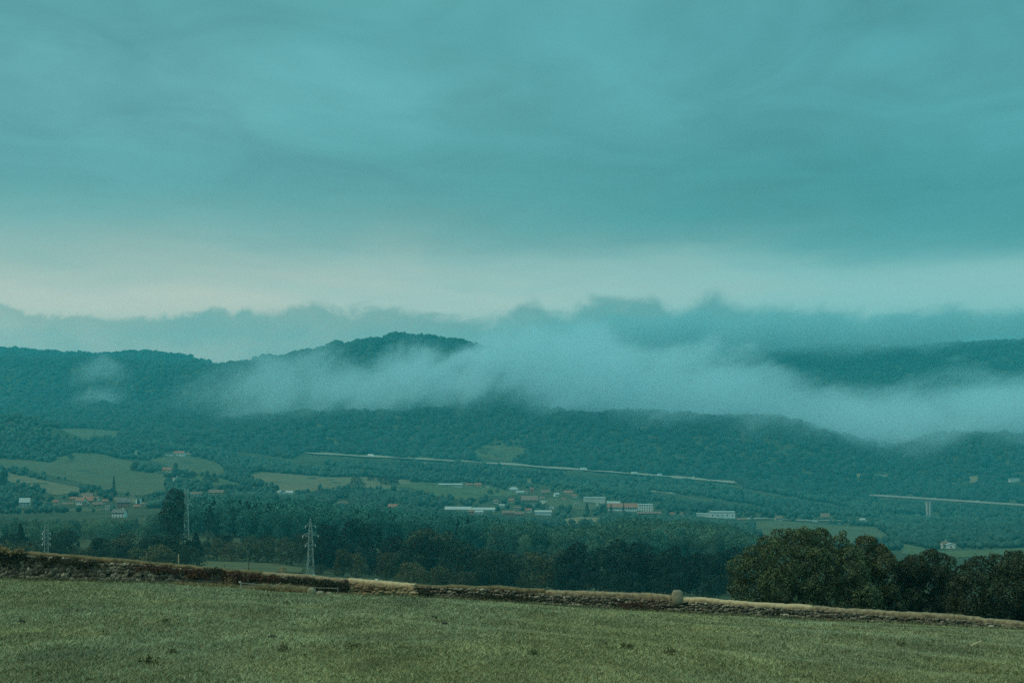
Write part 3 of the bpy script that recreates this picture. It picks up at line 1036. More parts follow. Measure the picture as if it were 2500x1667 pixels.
def trunk_mesh(rng, h, r, limbs=4, spread=0.25, top=0.75):
    m = MB()
    x0 = y0 = 0.0
    zs = np.linspace(-0.06 * h, h * top, 5)
    px_ = [(rng.normal(0, 0.012 * h) if i else 0, rng.normal(0, 0.012 * h) if i else 0, z_) for i, z_ in enumerate(zs)]
    for i in range(4):
        m.bar(px_[i], px_[i + 1], r * (1 - i * 0.2), 6, r * (1 - (i + 1) * 0.2))
    for i in range(limbs):
        a = rng.uniform(0, 6.28)
        z_ = rng.uniform(0.3, 0.6) * h
        m.bar((0, 0, z_), (math.cos(a) * spread * h, math.sin(a) * spread * h, z_ + rng.uniform(0.12, 0.28) * h), r * 0.45, 5, r * 0.12)
    return m.mesh('trunk')


M_BARK = material('grey bark', (0.10, 0.085, 0.065), 0.95, 0.2, 2.0)
L_DARK = leaf_material('dark broad leaves', (0.002, 0.009, 0.006), (0.026, 0.052, 0.029), 0.5, warm=(0.046, 0.062, 0.028))
L_OLIVE = leaf_material('olive broad leaves', (0.012, 0.018, 0.009), (0.100, 0.105, 0.046), 0.3, warm=(0.110, 0.092, 0.040))
L_EUC = leaf_material('eucalyptus leaves', (0.016, 0.070, 0.056), (0.070, 0.200, 0.156), 0.22)
L_MID = leaf_material('mid valley leaves', (0.020, 0.064, 0.046), (0.098, 0.200, 0.132), 0.28, warm=(0.130, 0.190, 0.104))
L_HILL = leaf_material('hill forest leaves', (0.008, 0.022, 0.019), (0.024, 0.048, 0.038), 0.0)
L_CLUMP = leaf_material('blue dark leaves', (0.001, 0.006, 0.005), (0.016, 0.044, 0.031), 0.5)
L_VAL = leaf_material('valley tree leaves', (0.010, 0.032, 0.025), (0.046, 0.094, 0.066), 0.0)
L_POP = leaf_material('ivy dark leaves', (0.002, 0.006, 0.005), (0.020, 0.036, 0.022), 0.0)
L_CONE = leaf_material('conifer needles', (0.004, 0.014, 0.010), (0.018, 0.040, 0.026), 0.25)
L_BUSH = leaf_material('hedge oak leaves', (0.006, 0.011, 0.006), (0.142, 0.180, 0.080), 0.0)
L_BUSH_R = leaf_material('rust tinted leaves', (0.008, 0.011, 0.006), (0.160, 0.168, 0.072), 0.0)
L_BUSH_D = leaf_material('dark hedge leaves', (0.003, 0.006, 0.004), (0.078, 0.100, 0.050), 0.0)

nrng = np.random.default_rng(5)
# unit trees (height 1)
PROTO = {}


def proto(kind, crowns):
    PROTO[kind] = crowns


def rnd_lobes(rng, k, rx, z0, z1, rl, top_narrow=0.55):
    L = []
    for i in range(k):
        t = (i + rng.uniform(0, 1)) / k
        z_ = z0 + (z1 - z0) * t
        rr = rx * (1 - (1 - top_narrow) * t ** 1.5) * math.sqrt(rng.uniform(0.15, 1))
        a = rng.uniform(0, 6.28)
        r_ = rl * rng.uniform(0.75, 1.25)
        L.append((rr * math.cos(a), rr * math.sin(a), z_, r_, r_, r_ * 0.85))
    return L


prs = np.random.default_rng(21)
proto('round', [(leaf_mesh('crown', *crown(prs, rnd_lobes(prs, 18, 0.30, 0.17, 0.84, 0.16), 3600, 0.042)), trunk_mesh(prs, 1, 0.028)) for _ in range(5)])
proto('tall', [(leaf_mesh('crown', *crown(prs, rnd_lobes(prs, 22, 0.17, 0.12, 0.91, 0.105, 0.4), 3200, 0.034)), trunk_mesh(prs, 1, 0.018, 5, 0.12)) for _ in range(5)])


def cone_crown(rng, n=1700):
    t = rng.random(n) ** 0.7
    z_ = 0.10 + 0.90 * t
    a = rng.uniform(0, 6.28, n)
    tier = 0.78 + 0.22 * np.abs(np.sin(z_ * 26))
    r_ = 0.19 * (1 - t) ** 0.8 * tier * np.sqrt(rng.uniform(0.35, 1, n)) + 0.004
    C = np.stack([r_ * np.cos(a), r_ * np.sin(a), z_ - r_ * 0.3], 1)
    Nn = np.stack([np.cos(a), np.sin(a), 0.5 + 0 * a], 1)
    V, F = leaves(rng, C, Nn, 0.032)
    return V, F, np.clip(rng.normal(0.45, 0.2, n), 0, 1)


proto('cone', [(leaf_mesh('crown', *cone_crown(prs)), trunk_mesh(prs, 1, 0.016, 0)) for _ in range(3)])
proto('low', [(leaf_mesh('crown', *crown(prs, rnd_lobes(prs, 15, 0.50, 0.16, 0.76, 0.25), 3400, 0.055)), trunk_mesh(prs, 0.7, 0.03, 5, 0.4)) for _ in range(4)])
TREE_N = {}


def tree(name, kind, mat, loc, H, wide, label, group, rz, cat='tree', var=None):
    cr, tr = PROTO[kind][var if var is not None else random.randrange(len(PROTO[kind]))]
    root = link(name, None, loc=loc, rz=rz, label=label, cat=cat, group=group)
    root.scale = (H * wide, H * wide, H)
    for me, part, m in ((cr, 'crown', mat), (tr, 'trunk', M_BARK)):
        o = bpy.data.objects.new(part, me)
        COL.objects.link(o)
        if not me.materials:
            me.materials.append(None)
        o.material_slots[0].link = 'OBJECT'
        o.material_slots[0].material = m
        o.parent = root
    TREE_N[group] = TREE_N.get(group, 0) + 1
    return root

# ------------------------------------------------------------------ near bushes beyond the wall, right
random.seed(77)


def bush(name, label, lobes_px, Y, mat, n, leaf, seed, cat='bush', depth=1.0, base_drop=1.6):
    """lobes_px: (photo column, row, radius px, dy) seen at distance Y"""
    rng = np.random.default_rng(seed)
    s = Y / FPX
    L = []
    for u, r_, rp, dy in lobes_px:
        R_ = rp * s
        L.append(((u - CX) * s, Y + dy * depth, (HORIZ - r_) * s, R_, R_ * 1.0, R_ * 0.92))
    L = np.array(L)
    cx_, cy_ = L[:, 0].mean(), L[:, 1].mean()
    gz = float(ground(cx_, cy_))
    root = link(name, None, loc=(cx_, cy_, gz), label=label, cat=cat)
    L2 = L.copy()
    L2[:, 0] -= cx_
    L2[:, 1] -= cy_
    L2[:, 2] -= gz
    V, F, tone = crown(rng, L2, n, leaf, spray=0.14, inner=0.12)
    link('crown', leaf_mesh('crown', V, F, tone), mat, root)
    # stems from the ground up into the lobes
    for i in range(0, len(L2), max(3, len(L2) // 7)):
        x, y, z_ = L2[i, :3]
        m = MB()
        m.bar((x * 0.25, y * 0.25, -0.4), (x * 0.6, y * 0.6, z_ * 0.5), 0.07, 6, 0.05)
        m.bar((x * 0.6, y * 0.6, z_ * 0.5), (x, y, z_ + L2[i, 5] * 0.3), 0.05, 6, 0.015)
        m.build('stem', M_BARK, root)
    return root


def lobe_fill(poly, rng, n, rmin, rmax, dyr):
    xs = [p_[0] for p_ in poly]
    ys = [p_[1] for p_ in poly]
    out_ = []
    tries = 0
    while len(out_) < n and tries < 4000:
        tries += 1
        u, r_ = rng.uniform(min(xs), max(xs)), rng.uniform(min(ys), max(ys))
        if inpoly(u, r_, poly):
            out_.append((u, r_, rng.uniform(rmin, rmax), rng.uniform(-dyr, dyr)))
    return out_


rb = random.Random(4)
POLY_B1 = [(1800, 1440), (1812, 1408), (1840, 1378), (1862, 1345), (1890, 1330), (1930, 1320), (1985, 1322), (2020, 1325), (2060, 1342), (2085, 1360), (2110, 1400), (2125, 1450), (2150, 1520), (1800, 1520)]
lb = lobe_fill(POLY_B1, rb, 110, 24, 42, 2.2) + [(1868, 1328, 22, 0), (1905, 1312, 22, 0.3), (1960, 1308, 24, -0.5), (2008, 1312, 22, 0.2), (1822, 1400, 26, 0), (1805, 1440, 26, 0.4), (2050, 1330, 24, 0), (2012, 1298, 9, 0), (1925, 1296, 8, 0), (2060, 1304, 10, 0.2), (1975, 1298, 8, 0)]
bush('bush', 'big olive-brown rounded bush behind the right-hand wall', lb, 104, L_BUSH, 140000, 0.108, 31)
lb = lobe_fill([(2085, 1350), (2120, 1335), (2150, 1350), (2165, 1400), (2190, 1460), (2210, 1530), (2100, 1530), (2090, 1420)], rb, 40, 20, 32, 1.3) + [(2112, 1328, 22, 0), (2128, 1322, 14, 0), (2150, 1342, 16, 0), (2100, 1318, 10, 0)]
bush('bush', 'rust-tinted bush growing against the right flank of the big olive bush', lb, 106, L_BUSH_R, 60000, 0.105, 32)
lb = lobe_fill([(2190, 1400), (2230, 1372), (2270, 1368), (2310, 1380), (2340, 1420), (2345, 1540), (2180, 1540)], rb, 44, 20, 32, 1.5) + [(2268, 1362, 22, 0), (2300, 1370, 20, 0.3), (2232, 1372, 20, -0.4), (2278, 1350, 12, 0), (2205, 1388, 20, 0), (2318, 1372, 16, 0)]
bush('bush', 'dark ragged shrub in the gap between the two larger hedge bushes', lb, 107, L_BUSH_D, 66000, 0.105, 33)
lb = lobe_fill([(2330, 1420), (2370, 1400), (2440, 1385), (2500, 1378), (2600, 1375), (2620, 1560), (2320, 1560)], rb, 90, 26, 42, 1.8) + [(2440, 1372, 20, 0), (2480, 1364, 20, 0.3), (2425, 1362, 12, 0), (2460, 1352, 8, 0), (2490, 1350, 8, 0), (2540, 1358, 22, 0), (2375, 1392, 22, 0)]
bush('bush', 'broad dark bush at the far right, running out of the frame', lb, 100, L_BUSH_D, 100000, 0.12, 34)

# ------------------------------------------------------------------ the belt of separate trees below the field
rt = random.Random(9)
M_SHRUB = L_OLIVE


def px_tree(u, top, Y, kind, mat, wide, label, group, name, cat='tree', jitter=True):
    if mat is L_DARK and (1360 < u < 1860 or 770 < u < 960):
        mat = L_CLUMP
    x, y, z_ = at_depth(u, Y)
    H = max(2.5, (HORIZ - top) / FPX * Y - z_)
    return tree(name, kind, mat, (x, y, z_), H, wide, label, group, rt.uniform(0, 6.28), cat)


# (column, top row, distance, kind, material, width factor, label, name)
D, O_, E, C_ = L_DARK, L_OLIVE, L_EUC, L_CONE
NAMED = [
    (18, 1325, 470, 'low', O_, 0.9, 'low tawny bush over the wall at the far left edge', 'bush'),
    (58, 1322, 450, 'low', O_, 1.0, 'low olive bush just left of the small left pylon', 'bush'),
    (50, 1278, 560, 'cone', C_, 1.5, 'dark pointed conifer at the left, left of the small pylon', 'conifer_tree'),
    (160, 1290, 540, 'round', D, 0.9, 'dark round tree just right of the small left pylon', 'broadleaf_tree'),
    (205, 1330, 450, 'low', O_, 0.9, 'low olive bush behind the tall left wall, right of the small pylon', 'bush'),
    (240, 1305, 520, 'round', D, 1.0, 'bushy dark tree midway between the small pylon and the tall poplar', 'broadleaf_tree'),
    (310, 1296, 540, 'round', O_, 1.1, 'wide olive-topped tree left of the tall poplar', 'broadleaf_tree'),
    (392, 1323, 430, 'low', O_, 1.15, 'domed olive tree in front of the tall poplar', 'broadleaf_tree'),
    (455, 1330, 450, 'low', D, 0.8, 'dark low bush right of the domed olive tree', 'bush'),
    (478, 1300, 520, 'cone', C_, 2.0, 'dark blunt conifer right of the poplar and its pylon', 'conifer_tree'),
    (530, 1318, 580, 'low', O_, 1.0, 'rusty round bush along the top of the small green field', 'bush'),
    (565, 1322, 575, 'low', O_, 1.1, 'brownish bush in the middle of the hedge above the small field', 'bush'),
    (610, 1322, 575, 'low', O_, 1.1, 'olive-brown bush at the right of the hedge above the small field', 'bush'),
    (655, 1310, 580, 'low', O_, 1.1, 'rounded brown-green tree left of the central pylon', 'broadleaf_tree'),
    (712, 1318, 560, 'low', O_, 0.95, 'smaller brown-green tree just left of the central pylon', 'broadleaf_tree'),
    (745, 1300, 620, 'round', O_, 0.9, 'olive tree directly behind the central pylon', 'broadleaf_tree'),
    (782, 1375, 470, 'low', O_, 1.0, 'small tawny bush right of the foot of the central pylon', 'bush'),
    (800, 1275, 610, 'round', D, 0.9, 'dark dense tree right of the central pylon', 'broadleaf_tree'),
    (860, 1262, 620, 'round', D, 0.95, 'tall dark tree, highest of the belt right of the central pylon', 'broadleaf_tree'),
    (905, 1275, 600, 'tall', D, 1.4, 'dark upright tree right of the highest belt tree', 'broadleaf_tree'),
    (960, 1300, 560, 'round', D, 0.9, 'dark tree above the ochre wall section', 'broadleaf_tree'),
    (1028, 1282, 560, 'round', O_, 1.05, 'big round olive-flecked oak above the end of the ochre wall section', 'broadleaf_tree'),
    (1075, 1300, 540, 'round', D, 0.95, 'dark round tree right of the big olive-flecked oak', 'broadleaf_tree'),
    (1010, 1370, 380, 'low', O_, 1.1, 'wide low tawny thicket behind the ochre wall section', 'bush'),
    (1075, 1378, 380, 'low', O_, 1.1, 'low tawny bush just right of the ochre wall section', 'bush'),
    (1130, 1390, 390, 'low', O_, 1.2, 'low spreading olive bush behind the mossy coping', 'bush'),
    (1190, 1335, 470, 'tall', D, 1.3, 'dark upright tree left of centre behind the low wall', 'broadleaf_tree'),
    (1240, 1350, 480, 'tall', D, 1.4, 'dark tree at the picture centre behind the low wall', 'broadleaf_tree'),
    (1275, 1412, 360, 'low', O_, 1.1, 'small domed brown bush peeping over the low wall at the centre', 'bush'),
    (1380, 1352, 430, 'round', D, 0.9, 'dark tree at the left end of the tall clump behind the marker stone', 'broadleaf_tree'),
    (1408, 1322, 440, 'tall', D, 1.5, 'tall dark tree at the left of the clump behind the wall', 'broadleaf_tree'),
    (1455, 1332, 430, 'round', D, 0.9, 'bushy dark tree in the left half of the clump behind the wall', 'broadleaf_tree'),
    (1512, 1316, 440, 'tall', D, 1.6, 'tallest dark tree in the middle of the clump behind the wall', 'broadleaf_tree'),
    (1562, 1316, 450, 'round', D, 0.8, 'big rounded dark tree in the middle of the clump behind the wall', 'broadleaf_tree'),
    (1600, 1345, 430, 'round', D, 0.9, 'dark tree above the marker stone', 'broadleaf_tree'),
    (1645, 1328, 440, 'round', D, 0.8, 'pale-topped dark tree above and right of the marker stone', 'broadleaf_tree'),
    (1700, 1345, 430, 'round', D, 0.95, 'dark tree in the right half of the clump behind the wall', 'broadleaf_tree'),
    (1745, 1350, 420, 'round', D, 0.9, 'dark tree at the right end of the clump, next to the big bush', 'broadleaf_tree'),
    (1792, 1330, 500, 'round', D, 0.9, 'dark round tree left of the big olive bush', 'broadleaf_tree'),
    (1842, 1322, 520, 'round', D, 0.9, 'small dark tree peeping over the big olive bush', 'broadleaf_tree'),
    (1430, 1395, 380, 'low', D, 1.2, 'dark undergrowth bush below the tall clump, left', 'bush'),
    (1530, 1392, 380, 'low', D, 1.2, 'dark undergrowth bush below the tall clump, middle', 'bush'),
    (1640, 1395, 380, 'low', D, 1.2, 'dark undergrowth bush below the tall clump, beside the marker stone', 'bush'),
    (1740, 1400, 370, 'low', D, 1.2, 'dark undergrowth bush below the tall clump, next to the big bush', 'bush'),
]
for u, top, Y, kind, mt, wd, lab, nm in NAMED:
    px_tree(u, top, Y, kind, mt, wd, lab, 'trees and bushes below the wall', nm, 'bush' if nm == 'bush' else 'tree')

# more trees that only thicken the belt
FILL = [(-60, 700, 470, 700, 1296, 1345, 'dark tree in the crowded belt beyond the left half of the wall'),
        (450, 760, 590, 770, 1296, 1328, 'dark tree in the hedge behind the small green field'),
        (760, 1130, 480, 640, 1292, 1350, 'dark tree in the crowded belt between the central pylon and the picture centre'),
        (1150, 1370, 400, 620, 1338, 1395, 'dark hazy tree in the dip behind the low wall near the centre'),
        (1360, 1790, 400, 520, 1335, 1385, 'dark tree inside the tall clump behind the marker stone')]
BELT = [(20, 'at the far left picture edge'), (95, 'left of the small left pylon'), (150, 'right beside the small left pylon'), (215, 'between the small left pylon and the wide olive-topped tree'), (290, 'left of the wide olive-topped tree'),
        (360, 'between the wide olive-topped tree and the tall poplar'), (440, 'around the foot of the tall poplar'), (500, 'right beside the poplar pylon'), (580, 'behind the left end of the small green field'),
        (660, 'behind the middle of the small green field'), (745, 'behind the small green field, left of the central pylon'), (820, 'right beside the central pylon'), (890, 'beside the highest belt tree right of the central pylon'),
        (960, 'behind the left half of the ochre wall section'), (1040, 'around the big olive-flecked oak'), (1135, 'just right of the big olive-flecked oak'), (1200, 'in the dip left of the picture centre'), (1260, 'in the dip at the picture centre'),
        (1320, 'in the dip right of the picture centre'), (1375, 'at the left foot of the tall clump'), (1440, 'in the left part of the tall clump'), (1520, 'left of the middle of the tall clump'), (1600, 'right of the middle of the tall clump'),
        (1680, 'above the marker stone in the tall clump'), (9999, 'at the right end of the tall clump by the big bush')]
KIND_WORD = {'round': 'bushy dark tree', 'tall': 'narrow upright dark tree', 'low': 'low spreading dark tree'}
for (u0, u1, y0, y1, t0, t1, lab), n in zip(FILL, (40, 26, 36, 34, 30)):
    for k in range(n):
        u = rt.uniform(u0, u1)
        Y = rt.uniform(y0, y1)
        if 436 < u < 745 and 395 < Y < 575:
            continue
        kind, mt, wd = rt.choice([('round', D, 0.9), ('tall', D, 1.4), ('round', D, 1.0), ('round', O_, 1.0), ('low', D, 1.0)])
        spot = next(txt for lim, txt in BELT if u < lim)
        lab2 = (KIND_WORD[kind] if mt is D else 'bushy olive tree') + ' ' + spot
        px_tree(u, rt.uniform(t0, t1), Y, kind, mt, wd, lab2, 'belt trees ' + spot, 'broadleaf_tree')


# the tall ivy-clad poplar
def poplar(label, u, top, base, Y):
    rng = np.random.default_rng(61)
    x, y, z_ = at_depth(u, Y)
    s = Y / FPX
    H = (HORIZ - top) * s - z_
    L = []
    prof = [(1318, 0, 20), (1300, -4, 22), (1282, -16, 17), (1280, 6, 26), (1262, -22, 14), (1262, 4, 26), (1248, -14, 18), (1244, 10, 24), (1230, -6, 20), (1226, 14, 20), (1214, 2, 20), (1212, 18, 15), (1206, 22, 8), (1203, 6, 13), (1240, 20, 16), (1268, 22, 14), (1296, 20, 16), (1256, -26, 8)]
    for r_, du, rp in prof:
        L.append((du * s, rng.uniform(-1.2, 1.2), (HORIZ - r_) * s - z_, rp * s * 0.8, rp * s * 0.8, rp * s * 0.95))
    root = link('poplar_tree', None, loc=(x, y, z_), label=label, cat='tree')
    V, F, tone = crown(rng, L, 9000, 0.42, spray=0.12)
    link('crown', leaf_mesh('crown', V, F, tone), L_POP, root)
    link('trunk', trunk_mesh(rng, H, 0.45, 4, 0.08), M_BARK, root)


poplar('very tall dark ivy-clad poplar standing above the belt beside a pylon', 420, 1192, 1320, 580)

# ------------------------------------------------------------------ the plantation and the middle woods
def vis_rows(u, Y):
    return HORIZ - ground((u - CX) / FPX * Y, Y) / Y * FPX


WOODS = [  # (polygon in column / distance, kinds, height, spacing, individual trees, label, group, name)
    ([(415, 790), (800, 780), (1240, 800), (1260, 1010), (1180, 1160), (960, 1210), (700, 1270), (480, 1290), (430, 1000)], [('tall', E, 1.15), ('tall', E, 1.0), ('tall', E, 1.3), ('tall', E, 1.2), ('round', E, 0.8), ('cone', C_, 1.5)], (12, 17), 6.3, 120,
     'slender tree in the dense plantation beyond the central pylon', 'plantation trees beyond the central pylon', 'eucalyptus_tree'),
    ([(1180, 760), (1840, 760), (1900, 900), (1880, 1120), (1800, 1330), (1560, 1400), (1330, 1330), (1240, 1180), (1200, 960)], [('round', L_MID, 0.95), ('round', L_MID, 0.9), ('tall', E, 1.4), ('round', L_MID, 1.05), ('round', L_MID, 1.0)], (11, 17), 8.5, 90,
     'tree in the mixed wood below the white factory', 'mixed wood below the factory', 'broadleaf_tree'),
    ([(-360, 720), (400, 720), (400, 1180), (330, 1330), (200, 1360), (-360, 1340)], [('round', L_MID, 0.95), ('tall', E, 1.2), ('low', L_MID, 1.0), ('low', L_MID, 1.0)], (7, 12), 9.5, 45,
     'hazy tree on the slope between the left village and the small pylon', 'trees below the left village', 'broadleaf_tree'),
]
rw = np.random.default_rng(8)
# the skyline of these woods stays below the villages
TOPLINE = [(-360, 1250), (-60, 1255), (30, 1259), (350, 1260), (395, 1240), (440, 1212), (520, 1204), (640, 1206), (720, 1210), (840, 1222), (960, 1234), (1060, 1244), (1130, 1252), (1300, 1262), (1340, 1284),
           (1420, 1272), (1480, 1262), (1560, 1256), (1620, 1260), (1700, 1262), (1780, 1272), (1850, 1302), (1900, 1335), (2600, 1400)]


LANDMARKS = {
    'plantation trees beyond the central pylon': [(500, 'at the plantation end by the poplar pylon'), (600, 'in the plantation above the small green field'), (740, 'in the plantation below the two white sheds'),
        (860, 'in the plantation just above the central pylon'), (1000, 'in the plantation right of the central pylon'), (9999, 'at the right end of the plantation below the long white sheds')],
    'mixed wood below the factory': [(1340, 'in the wood below the pale blue shed of the village'), (1460, 'in the wood below the flat pale warehouse'), (1600, 'in the wood right below the white factory'),
        (1730, 'in the wood left of the big pale industrial shed'), (9999, 'in the wood below the big pale industrial shed')],
    'trees below the left village': [(90, 'on the slope at the far left below the half hidden grey house'), (200, 'on the slope below the white-fronted house'), (320, 'on the slope below the lowest white house'), (9999, 'on the slope just left of the tall poplar')],
}


def canopy_gap(X, Y):
    return np.sin(X / 47 + 1.1 * np.sin(Y / 63)) * np.sin(Y / 55 + 0.6) < -0.82


for poly, kinds, (h0, h1), sp, n_ind, lab, grp, nm in WOODS:
    us_ = [p_[0] for p_ in poly]
    ys_ = [p_[1] for p_ in poly]
    pts = []
    y = min(ys_)
    while y < max(ys_):
        x0, x1 = (min(us_) - CX) / FPX * y, (max(us_) - CX) / FPX * y
        x = x0
        while x < x1:
            X, Y = x + rw.normal(0, sp * 0.3), y + rw.normal(0, sp * 0.3)
            u = CX + FPX * X / Y
            if inpoly(u, Y, poly) and -360 < u < 2560:
                pts.append((X, Y))
            x += sp
        y += sp * 1.15
    pts = np.array(pts)
    if lab.startswith('hazy'):
        pts = pts[rw.random(len(pts)) > 0.35]
    Hs = rw.uniform(h0, h1, len(pts)) * (1 + 0.12 * np.sin(pts[:, 0] / 31) * np.sin(pts[:, 1] / 43))
    gz = ground(pts[:, 0], pts[:, 1])
    u_ = CX + FPX * pts[:, 0] / pts[:, 1]
    Hs = np.minimum(Hs, (HORIZ - interp(TOPLINE, u_) - rw.uniform(0, 9, len(pts)) - 12 * (1 + np.sin(pts[:, 0] / 19) * np.sin(pts[:, 1] / 26))) / FPX * pts[:, 1] - gz)
    sel_ = Hs > 2.2
    pts, Hs, gz = pts[sel_], Hs[sel_], gz[sel_]
    rows = HORIZ - (gz + Hs) / pts[:, 1] * FPX
    u_ = CX + FPX * pts[:, 0] / pts[:, 1]
    # how much each tree top stands clear of the nearer ones
    order = np.argsort(pts[:, 1])
    sky_ = np.full(450, 2000.0)
    clear = np.zeros(len(pts))
    for i in order:
        k = int(np.clip((u_[i] + 370) / 7, 0, 449))
        clear[i] = sky_[k] - rows[i]
        wpx = max(1, int(2.2 / pts[i, 1] * FPX / 7))
        sky_[max(0, k - wpx):k + wpx + 1] = np.minimum(sky_[max(0, k - wpx):k + wpx + 1], rows[i])
    ok = clear > -6
    pts, Hs, gz, clear, u_ = pts[ok], Hs[ok], gz[ok], clear[ok], u_[ok]
    score = np.minimum(clear, 40) / pts[:, 1] * 1000 - np.where((u_ < 5) | (u_ > 2495), 1000, 0)
    ind = set(np.argsort(-score)[:n_ind].tolist())
    SV, SF, ST, nb_ = [], [], [], 0
    for i in range(len(pts)):
        kind, mt, wd = kinds[int(rw.integers(len(kinds)))]
        if i in ind:
            random.seed(i * 7 + 3)
            where = ''
            for lim, txt in LANDMARKS[grp]:
                if u_[i] < lim:
                    where = txt
                    break
            l2 = ('pointed conifer' if kind == 'cone' else lab.split(' in ')[0].split(' on ')[0]) + ' ' + where
            tree('conifer_tree' if kind == 'cone' else nm, kind, mt, (pts[i, 0], pts[i, 1], gz[i]), Hs[i], wd, l2, 'trees ' + where, rw.uniform(0, 6.28))
        else:
            n = 120
            if kind == 'cone':
                t = rw.random(n) ** 0.7
                a = rw.uniform(0, 6.28, n)
                r_ = 0.2 * (1 - t) ** 0.8 * np.sqrt(rw.uniform(0.3, 1, n))
                C = np.stack([r_ * np.cos(a), r_ * np.sin(a), 0.1 + 0.9 * t], 1)
                d_ = np.stack([np.cos(a), np.sin(a), 0.6 + 0 * a], 1)
            else:
                rx_ = {'tall': 0.22, 'round': 0.42, 'low': 0.5}[kind] * wd
                d_ = rw.normal(0, 1, (n, 3))
                d_[:, 2] = np.abs(d_[:, 2]) * 1.1 - 0.25
                d_ /= np.linalg.norm(d_, axis=1)[:, None]
                lump_ = 1 + 0.22 * np.sin(4 * d_[:, 0] + i) * np.sin(4 * d_[:, 2] + 2 * i) + rw.normal(0, 0.06, n)
                C = d_ * np.array([rx_, rx_, 0.38]) * lump_[:, None] + np.array([0, 0, 0.62])
            C = C * Hs[i] + np.array([pts[i, 0], pts[i, 1], gz[i]])
            V, F = leaves(rw, C, d_, Hs[i] * 0.085)
            SV.append(V)
            SF.append(F + nb_)
            nb_ += len(V)
            ST.append(np.clip(rw.normal(0.45 + rw.normal(0, 0.16), 0.15, n), 0, 1))
    if SV:
        me = leaf_mesh('wood', np.concatenate(SV), np.concatenate(SF), np.concatenate(ST))
        link('wood', me, kinds[0][1], kind='stuff')

# ------------------------------------------------------------------ forest on the valley floor and the hills
HOUSE_PX = []           # (column, foot row, width)
HOUSE_SPOTS = []        # (X, Y, radius) kept clear of trees; filled before planting


def ico():
    p_ = (1 + 5 ** 0.5) / 2
    v = np.array([(-1, p_, 0), (1, p_, 0), (-1, -p_, 0), (1, -p_, 0), (0, -1, p_), (0, 1, p_), (0, -1, -p_), (0, 1, -p_), (p_, 0, -1), (p_, 0, 1), (-p_, 0, -1), (-p_, 0, 1)], float)
    v /= np.linalg.norm(v[0])
    f = np.array([(0, 11, 5), (0, 5, 1), (0, 1, 7), (0, 7, 10), (0, 10, 11), (1, 5, 9), (5, 11, 4), (11, 10, 2), (10, 7, 6), (7, 1, 8), (3, 9, 4), (3, 4, 2), (3, 2, 6), (3, 6, 8), (3, 8, 9), (4, 9, 5), (2, 4, 11), (6, 2, 10), (8, 6, 7), (9, 8, 1)])
    return v, f


